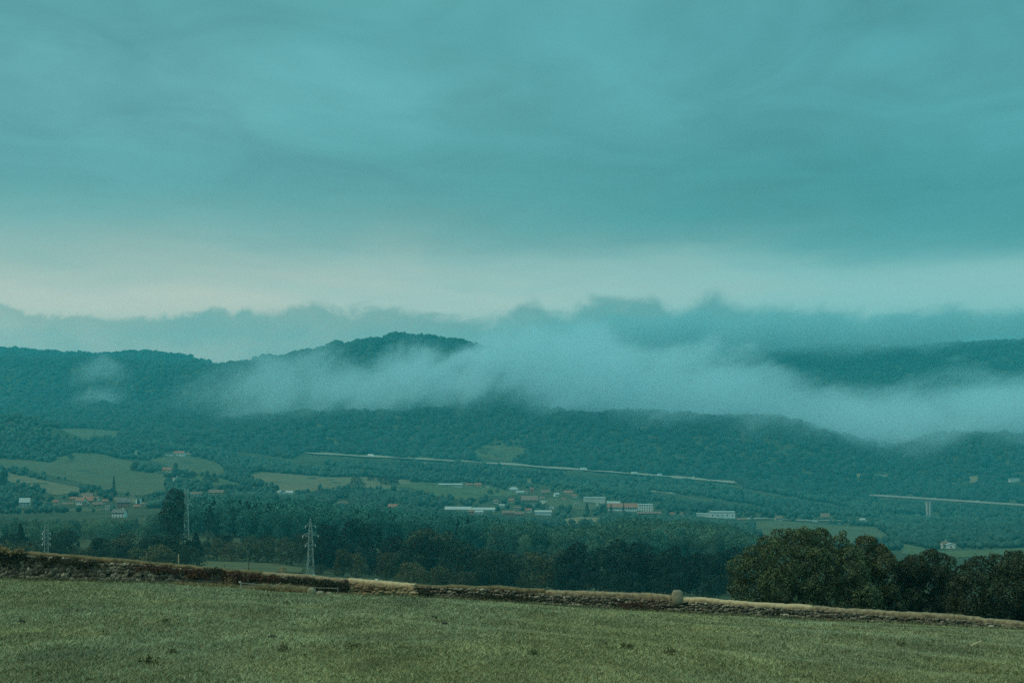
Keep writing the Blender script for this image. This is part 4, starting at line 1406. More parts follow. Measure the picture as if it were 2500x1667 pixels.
def plant_forest():
    rng = np.random.default_rng(17)
    N = 186000
    # even on the ground: pdf of Y proportional to Y in a fan
    Y = np.sqrt(rng.uniform(1380 ** 2, 5350 ** 2, N))
    u = rng.uniform(-380, 2880, N)
    X = (u - CX) / FPX * Y
    z_ = ground(X, Y)
    H = rng.uniform(7.5, 13.0, N) * np.where(rng.random(N) < 0.12, 1.35, 1.0)
    H = np.where(Y < 2750, H * np.interp(Y, [1400, 2400, 2750], [0.52, 0.62, 0.9]), H)
    row_g = HORIZ - z_ / Y * FPX
    row_t = HORIZ - (z_ + H) / Y * FPX
    # hidden behind nearer land?
    hid = np.zeros(N, bool)
    yy = np.exp(np.linspace(math.log(200), math.log(5400), 220))
    ub = np.arange(-400, 2901, 20.0)
    G = np.array([HORIZ - ground((ub - CX) / FPX * y_, y_) / y_ * FPX for y_ in yy])
    Gm = np.minimum.accumulate(G, 0)
    iy = np.clip(np.searchsorted(yy, Y * 0.985) - 1, 0, len(yy) - 1)
    iu = np.clip(((u + 400) / 20).astype(int), 0, len(ub) - 1)
    hid = row_t > Gm[iy, iu] + 3
    ok = ~hid
    # meadows, roads and yards stay open
    for nm_, mt_, pl_ in MEADOWS:
        ok &= ~inpoly(u, row_g, pl_)
        ok &= ~(inpoly(u, row_t, pl_) & (rng.random(N) < 0.72))
    for pl_, keep_ in [([(1190, 1186), (1330, 1180), (1440, 1200), (1620, 1225), (1620, 1262), (1330, 1266), (1190, 1264), (1040, 1240), (1040, 1228), (1190, 1226)], 0.22),
                       ([(30, 1203), (365, 1203), (365, 1240), (300, 1265), (30, 1262)], 0.5),
                       ([(1690, 1240), (1900, 1255), (2160, 1262), (2160, 1285), (1840, 1275), (1690, 1266)], 0.30),
                       ([(320, 1095), (480, 1095), (480, 1112), (320, 1108)], 0.3),
                       ([(960, 1108), (1320, 1128), (1320, 1180), (1180, 1180), (960, 1150)], 0.55)]:
        ins = inpoly(u, row_g, pl_)
        ok &= ~(ins & (rng.random(N) > keep_))
    for P_, wd in ((MWAY, 34),):
        for a, b_ in zip(P_[:-1], P_[1:]):
            mid_ = (a + b_) / 2
            ok &= ~((np.abs(X - mid_[0]) < abs(b_[0] - a[0]) / 2 + 4) & (Y > mid_[1] - 150) & (Y < mid_[1] + wd))
    for hu_, hrow_, hw_ in HOUSE_PX:
        ok &= ~((np.abs(u - hu_) < hw_ * 0.55 + 4) & (row_t < hrow_ - 1.5) & (row_g > hrow_ - 8))
    for hx_, hy_, hr_ in HOUSE_SPOTS:
        ok &= ~((np.abs(X - hx_) < hr_ * 1.05 + 2) & (Y > hy_ - 60 - hr_) & (Y < hy_ + hr_ + 3))
    far = Y > 2700
    ok &= np.where(far, rng.random(N) < 0.55, True)
    ok &= ~((~far) & (np.sin(X / 83 + 2 * np.sin(Y / 210)) * np.sin(Y / 120 + X / 300) > 0.58))
    X, Y, z_, H, u = X[ok], Y[ok], z_[ok], H[ok], u[ok]
    H = np.where(Y > 2700, H * rng.choice([0.6, 0.75, 0.9, 1.15], len(H)), H)
    iv, if_ = ico()
    res = []
    for nm_, sel, mt_, spiky in (('valley_trees', Y <= 2700, L_VAL, 0.30), ('hill_forest', Y > 2700, L_HILL, 0.30)):
        x, y, z, h = X[sel], Y[sel], z_[sel], H[sel]
        n = len(x)
        w_ = h * (rng.uniform(0.33, 0.55, n) if nm_ == 'valley_trees' else rng.uniform(0.5, 0.85, n))
        if nm_ == 'hill_forest':
            bv = np.array([(1, 0, -0.6), (-0.5, 0.87, -0.6), (-0.5, -0.87, -0.6), (0.95, 0.3, 0.35), (-0.75, 0.65, 0.4), (-0.2, -1.0, 0.35), (0.1, 0.05, 0.82)])
            bf = np.array([(0, 1, 3), (1, 4, 3), (1, 2, 4), (2, 5, 4), (2, 0, 5), (0, 3, 5), (3, 4, 6), (4, 5, 6), (5, 3, 6)])
        else:
            bv, bf = iv, if_
        k = len(bv)
        a = rng.uniform(0, 6.28, n)
        J = 1 + rng.normal(0, spiky * 0.6, (n, k, 1))
        B = bv[None] * J
        c_, s_ = np.cos(a)[:, None], np.sin(a)[:, None]
        Bx = (B[..., 0] * c_ - B[..., 1] * s_) * w_[:, None] + x[:, None]
        By = (B[..., 0] * s_ + B[..., 1] * c_) * w_[:, None] + y[:, None]
        Bz = (B[..., 2] * 0.5 + (0.48 if nm_ == 'valley_trees' else 0.34)) * h[:, None] + z[:, None]
        V = np.stack([Bx, By, Bz], -1).reshape(-1, 3)
        F = (bf[None] + (np.arange(n) * k)[:, None, None]).reshape(-1, 3)
        me = npmesh(nm_, V, F, nm_ == 'hill_forest')
        tone = np.clip(rng.normal(0.42, 0.09 if nm_ == 'hill_forest' else 0.2, n) + 0.34 * np.sin(x / 90 + 1.5 * np.sin(y / 70)) * np.sin(y / 120 + x / 400), 0, 1)
        face_attr(me, 'tone', np.repeat(tone, len(bf)) + rng.normal(0, 0.08, n * len(bf)))
        link(nm_, me, mt_, kind='stuff')
        res.append(n)
    print('forest', res)

# ------------------------------------------------------------------ houses and sheds
W_WHITE = material('white render', (0.66, 0.66, 0.62), 0.9, 0.05, 0.4)
W_CREAM = material('cream render', (0.55, 0.42, 0.25), 0.9, 0.06, 0.4)
W_PINK = material('faded red render', (0.42, 0.16, 0.12), 0.9, 0.08, 0.4)
W_OCHRE = material('ochre render', (0.46, 0.32, 0.14), 0.9, 0.08, 0.4)
W_STONE = material('grey stone walling', (0.22, 0.20, 0.16), 0.95, 0.12, 0.6)
W_BLUE = material('pale blue sheeting', (0.50, 0.58, 0.60), 0.6, 0.05, 0.2)
W_PALE = material('pale concrete panels', (0.48, 0.47, 0.42), 0.9, 0.06, 0.2)
R_RED = material('red clay tiles', (0.27, 0.125, 0.085), 0.9, 0.15, 0.6)
R_BROWN = material('old brown tiles', (0.19, 0.13, 0.095), 0.9, 0.15, 0.6)
R_GREY = material('grey slate roof', (0.13, 0.13, 0.125), 0.85, 0.12, 0.6)
R_WHITE = material('pale sheet roof', (0.33, 0.37, 0.36), 0.6, 0.05, 0.2)
R_OLIVE = material('weathered sheet roof', (0.20, 0.21, 0.17), 0.8, 0.12, 0.3)
M_GLASS = material('dark window', (0.04, 0.05, 0.05), 0.25, 0.1, 1.0, spec=0.5)
M_CONC = material('bridge concrete', (0.31, 0.345, 0.335), 0.9, 0.08, 0.05)
M_STEEL = material('galvanised steel', (0.34, 0.37, 0.34), 0.6, 0.08, 1.0, spec=0.4)


def house(u, row, w_px, h_px, roof_px, wall, roof, label, name='house', style='gable', depth=0.8, rz=0.0, win=(1, 2), group=None, cat='house', chimney=False, Y=None, door=False):
    """front wall centred on photo column u with its foot at that row"""
    x, y, z = cast(u, row) if Y is None else at_depth(u, Y)
    s = y / FPX
    w, h, rh = w_px * s, h_px * s, roof_px * s
    d = w * depth
    z = min(z, float(ground(x, y + d * 0.7)))
    h += 0
    root = link(name, None, loc=(x, y, z), rz=R(rz), label=label, cat=cat, group=group)
    HOUSE_SPOTS.append((x, y + d / 2, max(w, d) * 0.55))
    HOUSE_PX.append((u, row, w_px))
    m = MB()
    foot = -3.0
    if style == 'gable':            # ridge along the front
        m.add([(-w / 2, 0, foot), (w / 2, 0, foot), (w / 2, d, foot), (-w / 2, d, foot), (-w / 2, 0, h), (w / 2, 0, h), (w / 2, d, h), (-w / 2, d, h), (-w / 2, d / 2, h + rh), (w / 2, d / 2, h + rh)],
              [(0, 1, 5, 4), (1, 2, 6, 9, 5), (2, 3, 7, 6), (3, 0, 4, 8, 7), (3, 2, 1, 0)])
    elif style == 'end':            # gable end faces us
        m.add([(-w / 2, 0, foot), (w / 2, 0, foot), (w / 2, d, foot), (-w / 2, d, foot), (-w / 2, 0, h), (w / 2, 0, h), (w / 2, d, h), (-w / 2, d, h), (0, 0, h + rh), (0, d, h + rh)],
              [(0, 1, 5, 8, 4), (1, 2, 6, 5), (2, 3, 7, 9, 6), (3, 0, 4, 7), (3, 2, 1, 0)])
    else:
        m.box(-w / 2, w / 2, 0, d, foot, h)
    m.build('wall', wall, root)
    m = MB()
    t, ov = 0.28, 0.35 + 0.02 * w

    def slab(a, b, c, e):
        n_ = (Vector(b) - Vector(a)).cross(Vector(e) - Vector(a)).normalized()
        if n_.z < 0:
            n_ = -n_
        top = [tuple(Vector(q) + n_ * t) for q in (a, b, c, e)]
        m.add([a, b, c, e] + top, [(0, 3, 2, 1), (4, 5, 6, 7), (0, 1, 5, 4), (1, 2, 6, 5), (2, 3, 7, 6), (3, 0, 4, 7)])
    if style == 'gable':
        k = rh / (d / 2) if d else 0
        slab((-w / 2 - ov, -ov, h - ov * k), (w / 2 + ov, -ov, h - ov * k), (w / 2 + ov, d / 2, h + rh), (-w / 2 - ov, d / 2, h + rh))
        slab((w / 2 + ov, d + ov, h - ov * k), (-w / 2 - ov, d + ov, h - ov * k), (-w / 2 - ov, d / 2 + 0.01, h + rh), (w / 2 + ov, d / 2 + 0.01, h + rh))
    elif style == 'end':
        k = rh / (w / 2)
        slab((-w / 2 - ov, -ov, h - ov * k), (-w / 2 - ov, d + ov, h - ov * k), (0, d + ov, h + rh), (0, -ov, h + rh))
        slab((w / 2 + ov, d + ov, h - ov * k), (w / 2 + ov, -ov, h - ov * k), (0.01, -ov, h + rh), (0.01, d + ov, h + rh))
    elif style == 'hip':
        i = min(w, d) / 2
        A = [(-w / 2 - ov, -ov, h), (w / 2 + ov, -ov, h), (w / 2 + ov, d + ov, h), (-w / 2 - ov, d + ov, h), (-w / 2 + i * 0.8, d / 2, h + rh), (w / 2 - i * 0.8, d / 2, h + rh)]
        m.add(A, [(0, 1, 5, 4), (2, 3, 4, 5), (1, 2, 5), (3, 0, 4), (3, 2, 1, 0)])
    else:
        m.box(-w / 2 - 0.2, w / 2 + 0.2, -0.2, d + 0.2, h + 0.003, h + max(0.3, rh))
    ro = m.build('roof', roof, root)
    if chimney:
        c = MB()
        c.box(w * 0.2, w * 0.2 + 0.9, d * 0.55, d * 0.55 + 0.9, h + rh * 0.3, h + rh + 1.0)
        c.build('chimney', wall, ro)
    nr_, nc_ = win
    if nc_:
        ww, wh = min(1.5, w / nc_ * 0.45), min(1.5, h / max(nr_, 1) * 0.5)
        me = None
        for r_ in range(nr_):
            for c in range(nc_):
                xx = -w / 2 + w * (c + 0.5) / nc_
                zz_ = h * (r_ + 0.55) / nr_
                if me is None:
                    q = MB()
                    q.box(-ww / 2, ww / 2, -0.05, 0.1, -wh / 2, wh / 2)
                    me = q.mesh('window')
                    me.materials.append(M_GLASS)
                link('window', me, None, root, loc=(xx, 0, zz_))
    if door:
        q = MB()
        q.box(-0.7, 0.7, -0.07, 0.1, 0, min(2.3, h * 0.6))
        q.build('door', R_BROWN, root, loc=(w * 0.12, 0, 0))
    return root


GL, GC, GU_ = 'houses of the left village', 'houses and sheds of the village in the valley', 'farm buildings on the upper slope'
# left village
house(60, 1238, 24, 13, 9, W_PALE, R_WHITE, 'pale grey house half hidden in trees at the far left', depth=0.7, rz=12, win=(2, 3), group=GL)
house(194, 1232, 19, 10, 7, W_WHITE, R_RED, 'white-fronted house with a broad red roof in the left village', depth=1.2, rz=-6, win=(1, 4), group=GL, chimney=True)
house(214, 1229, 26, 8, 9, W_STONE, R_RED, 'house with a long red-tiled roof behind the white front in the left village', depth=0.7, rz=-12, win=(1, 3), group=GL, Y=None)
house(212, 1213, 26, 3, 6, W_OCHRE, R_BROWN, 'low brown-roofed house uphill of the red roofs in the left village', depth=0.6, rz=5, win=(1, 2), group=GL)
house(208, 1240, 14, 11, 6, W_STONE, R_OLIVE, 'grey stone gable house below the white front in the left village', style='end', depth=1.0, win=(1, 2), group=GL)
house(238, 1237, 22, 6, 5, W_OCHRE, R_BROWN, 'small ochre house right of the stone gable in the left village', depth=0.7, rz=14, win=(1, 2), group=GL)
house(166, 1234, 26, 4, 3, W_OCHRE, R_BROWN, 'long low ochre shed at the left end of the left village', depth=0.4, rz=6, win=(1, 0), group=GL)
house(302, 1239, 31, 14, 8, W_PINK, R_GREY, 'faded red house with grey roof in the left village', depth=0.7, rz=14, win=(2, 4), group=GL, door=True)
house(320, 1227, 17, 13, 6, W_CREAM, R_BROWN, 'cream gable house behind the faded red house', style='end', depth=1.6, rz=8, win=(2, 1), group=GL)
house(296, 1226, 32, 5, 6, W_OCHRE, R_BROWN, 'long brown-roofed barn behind the faded red house', depth=0.5, rz=4, win=(1, 0), group=GL, cat='barn', name='barn')
house(288, 1263, 30, 13, 7, W_WHITE, R_GREY, 'white house with dark windows, lowest of the left village', depth=0.8, rz=-5, win=(2, 4), group=GL, chimney=True)
for k, (uu, lab) in enumerate(((334, 'left one of two slim white silos by the cream gable house'), (343, 'right one of two slim white silos by the cream gable house'))):
    x, y, z = cast(uu, 1229)
    sil = link('silo', None, loc=(x, y, z), label=lab, cat='silo', group='white silos of the left village')
    MB().bar((0, 0, -1), (0, 0, 4.4), 1.05, 10).build('tank', W_WHITE, sil)
    MB().bar((0, 0, 4.4), (0, 0, 5.2), 1.1, 10, 0.1).build('lid', R_GREY, sil)
for uu, rr, ww, hh, rh_, wl, rf, lab, dp in (
        (178, 1222, 14, 5, 4, W_CREAM, R_RED, 'small cream house above the long low ochre shed of the left village', 0.8), (232, 1222, 16, 5, 5, W_WHITE, R_BROWN, 'small white house up behind the small ochre house in the left village', 0.7),
        (256, 1228, 13, 5, 4, W_PALE, R_RED, 'little pale house between the two clusters of the left village', 0.8), (262, 1242, 12, 5, 3, W_WHITE, R_GREY, 'little white house left of the faded red house', 0.8),
        (334, 1241, 15, 5, 4, W_OCHRE, R_RED, 'small orange house right of the faded red house', 0.8), (135, 1230, 12, 5, 4, W_PALE, R_RED, 'lone small red-roofed house left of the left village', 0.8),
        (352, 1234, 12, 4, 3, W_PALE, R_BROWN, 'little brown-roofed house between the silos and the poplar', 0.8)):
    house(uu, rr, ww, hh, rh_, wl, rf, lab, depth=dp, rz=(uu * 7) % 30 - 15, win=(1, 2), group=GL)
for uu, rr, ww, hh, rh_, wl, rf, lab, dp in (
        (1210, 1228, 11, 5, 3, W_WHITE, R_BROWN, 'little white house above the long white sheds of the central village', 0.8), (1248, 1226, 12, 5, 4, W_CREAM, R_RED, 'small orange-roofed house left of the wide brown barn', 0.8),
        (1262, 1244, 13, 5, 3, W_PALE, R_BROWN, 'small pale house on the lane above the brownish terrace', 0.8), (1290, 1250, 13, 5, 4, W_WHITE, R_RED, 'small red-roofed house left of the pale blue village shed', 0.8),
        (1376, 1222, 11, 4, 3, W_PALE, R_BROWN, 'tiny brown-roofed house on the village lawn', 0.8), (1402, 1214, 11, 4, 3, W_WHITE, R_RED, 'tiny red-roofed house at the wood edge above the lawn', 0.8),
        (1408, 1234, 13, 4, 3, W_WHITE, R_GREY, 'small grey-roofed house left of the large flat warehouse', 0.8), (1282, 1204, 10, 4, 3, W_WHITE, R_BROWN, 'tiny white house right of the bluish hall', 0.8),
        (1640, 1258, 14, 4, 3, W_PALE, R_RED, 'small red-roofed house right of the factory outbuildings', 0.8), (1668, 1258, 12, 4, 3, W_WHITE, R_BROWN, 'small white house left of the low pale extension', 0.8),
        (1812, 1270, 24, 3, 2, W_OCHRE, R_BROWN, 'low brownish yard shed right of the big pale industrial shed', 0.5)):
    house(uu, rr, ww, hh, rh_, wl, rf, lab, depth=dp, rz=(uu * 7) % 30 - 15, win=(1, 2), group=GC)
# upper farm
house(436, 1112, 24, 6, 5, W_WHITE, R_RED, 'white farmhouse with a pinkish roof on the upper green slope', depth=0.7, rz=-8, win=(1, 3), group=GU_)
house(412, 1112, 18, 2, 1, W_WHITE, R_WHITE, 'long low white shed left of the upper farmhouse', style='flat', depth=0.3, win=(1, 0), group=GU_, cat='shed', name='shed')
house(459, 1113, 10, 4, 3, W_PALE, R_BROWN, 'small pale annex right of the upper farmhouse', depth=0.8, win=(1, 2), group=GU_)
house(332, 1109, 5, 7, 1, W_WHITE, R_WHITE, 'narrow white hut at the top of the pale lane', style='flat', depth=1.0, win=(1, 1), group=GU_, cat='hut', name='hut')
house(407, 1152, 21, 6, 5, W_CREAM, R_RED, 'pinkish barn beside the lane on the left slope', depth=0.6, rz=-6, win=(1, 2), group=GU_, cat='barn', name='barn')
# behind the poplar and its pylon
house(478, 1209, 26, 4, 4, W_BLUE, R_BROWN, 'low bluish house right of the tall poplar', depth=0.5, rz=8, win=(1, 3), group=GL)
house(528, 1205, 36, 4, 5, W_OCHRE, R_BROWN, 'long tan-roofed barn above the plantation, right of the poplar', depth=0.4, rz=-6, win=(1, 0), group=GL, cat='barn', name='barn')
house(688, 1206, 14, 5, 4, W_WHITE, R_WHITE, 'left one of two white greenhouse-like sheds above the plantation', style='end', depth=1.2, rz=20, win=(1, 1), group='white sheds above the plantation', cat='shed', name='shed')
house(705, 1206, 18, 4, 4, W_WHITE, R_WHITE, 'right one of two white sheds above the plantation', depth=0.7, rz=-14, win=(1, 2), group='white sheds above the plantation', cat='shed', name='shed')
house(838, 1226, 22, 4, 4, W_PALE, R_BROWN, 'small brown-roofed house peeping over the plantation', depth=0.6, rz=6, win=(1, 2), group=GC, Y=1560)
house(958, 1236, 22, 5, 5, W_CREAM, R_RED, 'reddish house at the right end of the plantation top', depth=0.7, rz=-10, win=(1, 2), group=GC, Y=1580)
# central valley village
house(1100, 1187, 56, 5, 2, W_PALE, R_WHITE, 'very long low pale barn at the top of the central green field', style='gable', depth=0.2, rz=-2, win=(1, 0), group=GC, cat='barn', name='barn')
house(1145, 1187, 15, 4, 3, W_CREAM, R_RED, 'small orange-roofed house right of the long pale barn', depth=0.7, rz=6, win=(1, 2), group=GC)
house(1166, 1189, 16, 6, 4, W_OCHRE, R_RED, 'orange house, second to the right of the long pale barn', depth=0.8, rz=-8, win=(2, 2), group=GC)
house(1190, 1190, 9, 2, 1, W_WHITE, R_WHITE, 'tiny white shed right of the orange houses', style='flat', depth=0.5, win=(1, 0), group=GC, cat='shed', name='shed')
house(1254, 1198, 22, 4, 5, W_BLUE, R_WHITE, 'bluish white hall with a rounded roof above the central village', style='hip', depth=0.7, win=(1, 0), group=GC, cat='hall', name='hall')
house(1271, 1204, 18, 3, 3, W_WHITE, R_WHITE, 'white shed right of and below the bluish hall', depth=0.5, rz=25, win=(1, 0), group=GC, cat='shed', name='shed')
house(1299, 1203, 8, 10, 3, W_PINK, R_RED, 'narrow pinkish tower house at the wood edge', depth=1.0, win=(2, 1), group=GC)
house(1293, 1225, 38, 5, 9, W_STONE, R_BROWN, 'wide brown-roofed barn at the middle of the central village', depth=0.8, rz=3, win=(1, 3), group=GC, cat='barn', name='barn')
house(1323, 1221, 12, 5, 4, W_PALE, R_BROWN, 'small pale house right of the wide brown-roofed barn', depth=0.8, rz=-12, win=(1, 2), group=GC)
house(1332, 1206, 20, 4, 6, W_STONE, R_BROWN, 'brown-roofed house uphill of the wide barn', depth=0.7, rz=8, win=(1, 2), group=GC)
house(1225, 1237, 12, 4, 2, W_WHITE, R_WHITE, 'small white shed left of the brown-roofed barn', depth=0.6, win=(1, 1), group=GC, cat='shed', name='shed')
house(1118, 1246, 62, 4, 5, W_WHITE, R_WHITE, 'long white shed with a humped roof at the left of the central village', depth=0.35, rz=-4, win=(1, 0), group=GC, cat='shed', name='shed')
house(1178, 1246, 58, 3, 4, W_WHITE, R_WHITE, 'long low white shed continuing right of the humped one', depth=0.3, rz=-2, win=(1, 0), group=GC, cat='shed', name='shed')
house(1168, 1254, 22, 5, 3, W_WHITE, R_WHITE, 'short white shed in front of the long white ones', depth=0.5, rz=8, win=(1, 2), group=GC, cat='shed', name='shed')
house(1150, 1254, 12, 6, 4, W_PINK, R_BROWN, 'reddish house beside the short white shed', depth=0.8, rz=-10, win=(1, 2), group=GC)
house(1242, 1258, 30, 7, 5, W_PINK, R_BROWN, 'brownish terrace at the bottom of the central village, left', depth=0.5, rz=5, win=(2, 4), group=GC)
house(1268, 1259, 22, 5, 5, W_STONE, R_BROWN, 'brown-roofed house right of the brownish terrace', depth=0.6, rz=-8, win=(1, 3), group=GC)
house(1326, 1257, 39, 8, 3, W_BLUE, R_WHITE, 'pale blue shed by the lane at the bottom of the central village', depth=0.5, rz=-4, win=(1, 0), group=GC, cat='shed', name='shed')
house(1360, 1212, 11, 6, 3, W_WHITE, R_WHITE, 'small bright white house above the village lawn', depth=0.8, rz=20, win=(1, 1), group=GC)
house(1387, 1207, 19, 5, 4, W_OCHRE, R_RED, 'small house with an orange-red roof right of the bright white one', depth=0.7, rz=-6, win=(1, 2), group=GC)
house(1347, 1242, 10, 6, 4, W_WHITE, R_BROWN, 'tiny white gable house by the hedge in the central village', style='end', depth=1.0, win=(1, 1), group=GC)
house(1451, 1227, 53, 10, 3, W_PALE, R_WHITE, 'large flat pale warehouse right of the central village', style='flat', depth=0.4, rz=-3, win=(1, 0), group=GC, cat='warehouse', name='warehouse', Y=None)
house(1458, 1234, 6, 4, 2, W_WHITE, R_WHITE, 'tiny white hut below the large flat warehouse', style='end', depth=1.0, win=(1, 0), group=GC, cat='hut', name='hut')
fac = house(1520, 1247, 70, 10, 8, W_WHITE, R_RED, 'long white factory hall with a red tiled roof', depth=0.35, rz=-3, win=(1, 12), group='factory buildings', cat='factory hall', name='factory')
house(1574, 1248, 41, 17, 1, W_WHITE, R_WHITE, 'white three-storey factory block with rows of dark windows', style='flat', depth=0.5, rz=-3, win=(3, 7), group='factory buildings', cat='factory block', name='factory')
house(1498, 1232, 30, 4, 4, W_WHITE, R_WHITE, 'white shed with a pale roof behind the factory hall', depth=0.5, win=(1, 0), group='factory buildings', cat='shed', name='shed')
house(1585, 1256, 56, 4, 3, W_PINK, R_BROWN, 'low reddish outbuildings in front of the white factory block', depth=0.2, win=(1, 6), group='factory buildings', cat='outbuilding', name='outbuilding')
house(1764, 1264, 60, 13, 3, W_BLUE, R_WHITE, 'big pale blue industrial shed right of the factory', style='flat', depth=0.4, rz=-4, win=(1, 5), group='factory buildings', cat='industrial shed', name='industrial_shed')
house(1718, 1260, 34, 5, 2, W_BLUE, R_WHITE, 'low pale extension left of the big pale blue shed', style='flat', depth=0.5, rz=-4, win=(1, 0), group='factory buildings', cat='shed', name='shed')
house(2478, 1175, 27, 5, 2, W_WHITE, R_WHITE, 'white terrace with many windows on the wooded slope at the far right', style='flat', depth=0.3, win=(1, 9), group=None)
house(2310, 1337, 18, 9, 7, W_PALE, R_BROWN, 'pale house with a brown roof on the valley floor above the dark shrub', depth=0.8, rz=18, win=(1, 2), group='houses above the dark shrub', chimney=True)
house(2322, 1338, 20, 9, 4, W_WHITE, R_WHITE, 'bright white shed against the pale house above the dark shrub', style='end', depth=0.8, rz=-10, win=(1, 1), group='houses above the dark shrub', cat='shed', name='shed')
house(1693, 1172, 4, 9, 1, W_WHITE, R_WHITE, 'slim white service tower beside the motorway', style='flat', depth=1.0, win=(1, 0), cat='tower', name='tower')
house(1990, 1273, 12, 3, 1, W_WHITE, R_WHITE, 'white box trailer parked by the lane above the big bush', style='flat', depth=0.3, win=(1, 0), cat='trailer', name='trailer')
house(2106, 1272, 12, 4, 3, W_WHITE, R_WHITE, 'small white house at the right end of the lane above the big bush', depth=0.7, win=(1, 1), group=None)
house(1902, 1270, 16, 6, 4, W_PALE, R_BROWN, 'pale house in the trees above the big olive bush', depth=0.8, win=(1, 2), group=None)
house(2015, 1266, 20, 5, 8, W_STONE, R_BROWN, 'grey steep-roofed barn above the big olive bush', depth=0.8, win=(1, 0), cat='barn', name='barn')


# ------------------------------------------------------------------ viaduct
def viaduct():
    zd = -185.0
    A = Vector(((2128 - CX) / FPX * 2490, 2490, zd))
    B = Vector(((2640 - CX) / FPX * 2235, 2235, zd))
    tv = (B - A).normalized()
    nv = Vector((-tv.y, tv.x, 0))
    root = link('viaduct', None, loc=A, label='long pale concrete viaduct crossing the valley at the right', cat='viaduct')
    L = (B - A).length
    a = math.atan2(tv.y, tv.x)
    root.rotation_euler = (0, 0, a)
    V, F = [], []
    hp = L * 0.297          # pier position along the deck
    n = 40
    for i in range(n + 1):
        s = L * i / n
        dp = 2.3 + 2.6 * max(0, 1 - abs(s - hp) / 42) ** 2      # haunched girder
        for q in ((-5.5, 0), (5.5, 0), (5.5, -0.7), (3.2, -1.0), (3.0, -dp), (-3.0, -dp), (-3.2, -1.0), (-5.5, -0.7)):
            V.append((s, q[0], q[1]))
    for i in range(n):
        for k in range(8):
            F.append((8 * i + k, 8 * i + (k + 1) % 8, 8 * (i + 1) + (k + 1) % 8, 8 * (i + 1) + k))
    F += [tuple(range(7, -1, -1)), tuple(8 * n + k for k in range(8))]
    me = bpy.data.meshes.new('deck')
    me.from_pydata(V, [], F)
    me.update()
    link('deck', me, M_CONC, root)
    for s_, y_ in ((-1, -5.5), (1, 5.3)):
        m = MB()
        m.box(0, L, y_, y_ + 0.2, 0.004, 1.0)
        m.build('parapet', M_CONC, root)
    for off_ in (-2.6, 2.6):
        w_ = A + tv * (hp + off_)
        gz = float(ground(w_.x, w_.y)) - zd
        m = MB()
        top, bot = -4.75, gz - 4
        m.add([(hp + off_ - 1.5 - (0.8 if off_ < 0 else -0.0), -3, top), (hp + off_ + 1.5, -3, top), (hp + off_ + 1.5, 3, top), (hp + off_ - 1.5 - (0.8 if off_ < 0 else 0), 3, top),
               (hp + off_ * 0.75 - 1.3, -2.6, bot), (hp + off_ * 0.75 + 1.3, -2.6, bot), (hp + off_ * 0.75 + 1.3, 2.6, bot), (hp + off_ * 0.75 - 1.3, 2.6, bot)],
              [(0, 1, 5, 4), (1, 2, 6, 5), (2, 3, 7, 6), (3, 0, 4, 7), (0, 3, 2, 1), (4, 5, 6, 7)])
        m.build('pier', M_CONC, root)
    HOUSE_SPOTS.append(((A + tv * hp).x, (A + tv * hp).y - 10, 13))
    HOUSE_PX.append((2280, 1258, 24))
    for uu in range(2150, 2500, 20):
        HOUSE_PX.append((uu, float(np.interp(uu, [2140, 2500], [1214, 1238])), 22))
    for s in np.linspace(20, L, 14):
        p_ = A + tv * s
        HOUSE_SPOTS.append((p_.x, p_.y + 20, 7))
    return A, tv, L


VA, VT, VL = viaduct()

# ------------------------------------------------------------------ cars and lorries, tiny on the roads
M_CARW = material('white car paint', (0.75, 0.76, 0.76), 0.35, 0.02, 1.0, spec=0.5)
M_CARS = material('silver car paint', (0.45, 0.46, 0.46), 0.35, 0.02, 1.0, spec=0.5)
M_TYRE = material('tyre rubber', (0.03, 0.03, 0.03), 0.9, 0.05, 4.0)


def prism(prof, y0, y1):
    m = MB()
    n = len(prof)
    m.add([(x, y0, z) for x, z in prof] + [(x, y1, z) for x, z in prof], [tuple(range(n)), tuple(range(2 * n - 1, n - 1, -1))] + [(i, n + i, n + (i + 1) % n, (i + 1) % n) for i in range(n)])
    return m


CAR_B = prism([(-2.1, 0.35), (2.1, 0.35), (2.15, 0.75), (1.2, 0.95), (0.5, 1.45), (-1.3, 1.45), (-1.9, 0.95), (-2.15, 0.85)], -0.88, 0.88).mesh('body')
CAR_G = prism([(-1.72, 0.97), (1.05, 0.97), (0.46, 1.38), (-1.27, 1.38)], -0.9, 0.9).mesh('window')
LOR_B = prism([(-6, 0.9), (3.2, 0.9), (3.2, 3.8), (-6, 3.8)], -1.25, 1.25).mesh('cargo_box')
LOR_C = prism([(3.4, 0.5), (5.8, 0.5), (5.8, 1.7), (5.3, 3.0), (3.4, 3.1)], -1.2, 1.2).mesh('cab')
WHEEL = MB().bar((0, -0.95, 0.33), (0, 0.95, 0.33), 0.33, 10).mesh('wheel')
for me_ in (CAR_B, CAR_G, LOR_B, LOR_C, WHEEL):
    me_.materials.append(M_TYRE if me_ is WHEEL else (M_GLASS if me_ is CAR_G else M_CARW))


def vehicle(kind, p, rz, label, group, up=0.0):
    root = link('lorry' if kind == 'lorry' else 'car', None, loc=(p[0], p[1], p[2] + up), rz=rz, label=label, cat='lorry' if kind == 'lorry' else 'car', group=group)
    if kind == 'lorry':
        link('cargo_box', LOR_B, None, root)
        link('cab', LOR_C, None, root)
        ws = (-4.6, -3.4, 4.4)
    else:
        link('body', CAR_B, None, root)
        link('window', CAR_G, None, root)
        ws = (-1.35, 1.35)
    for x in ws:
        link('wheel', WHEEL, None, root, loc=(x, 0, 0))


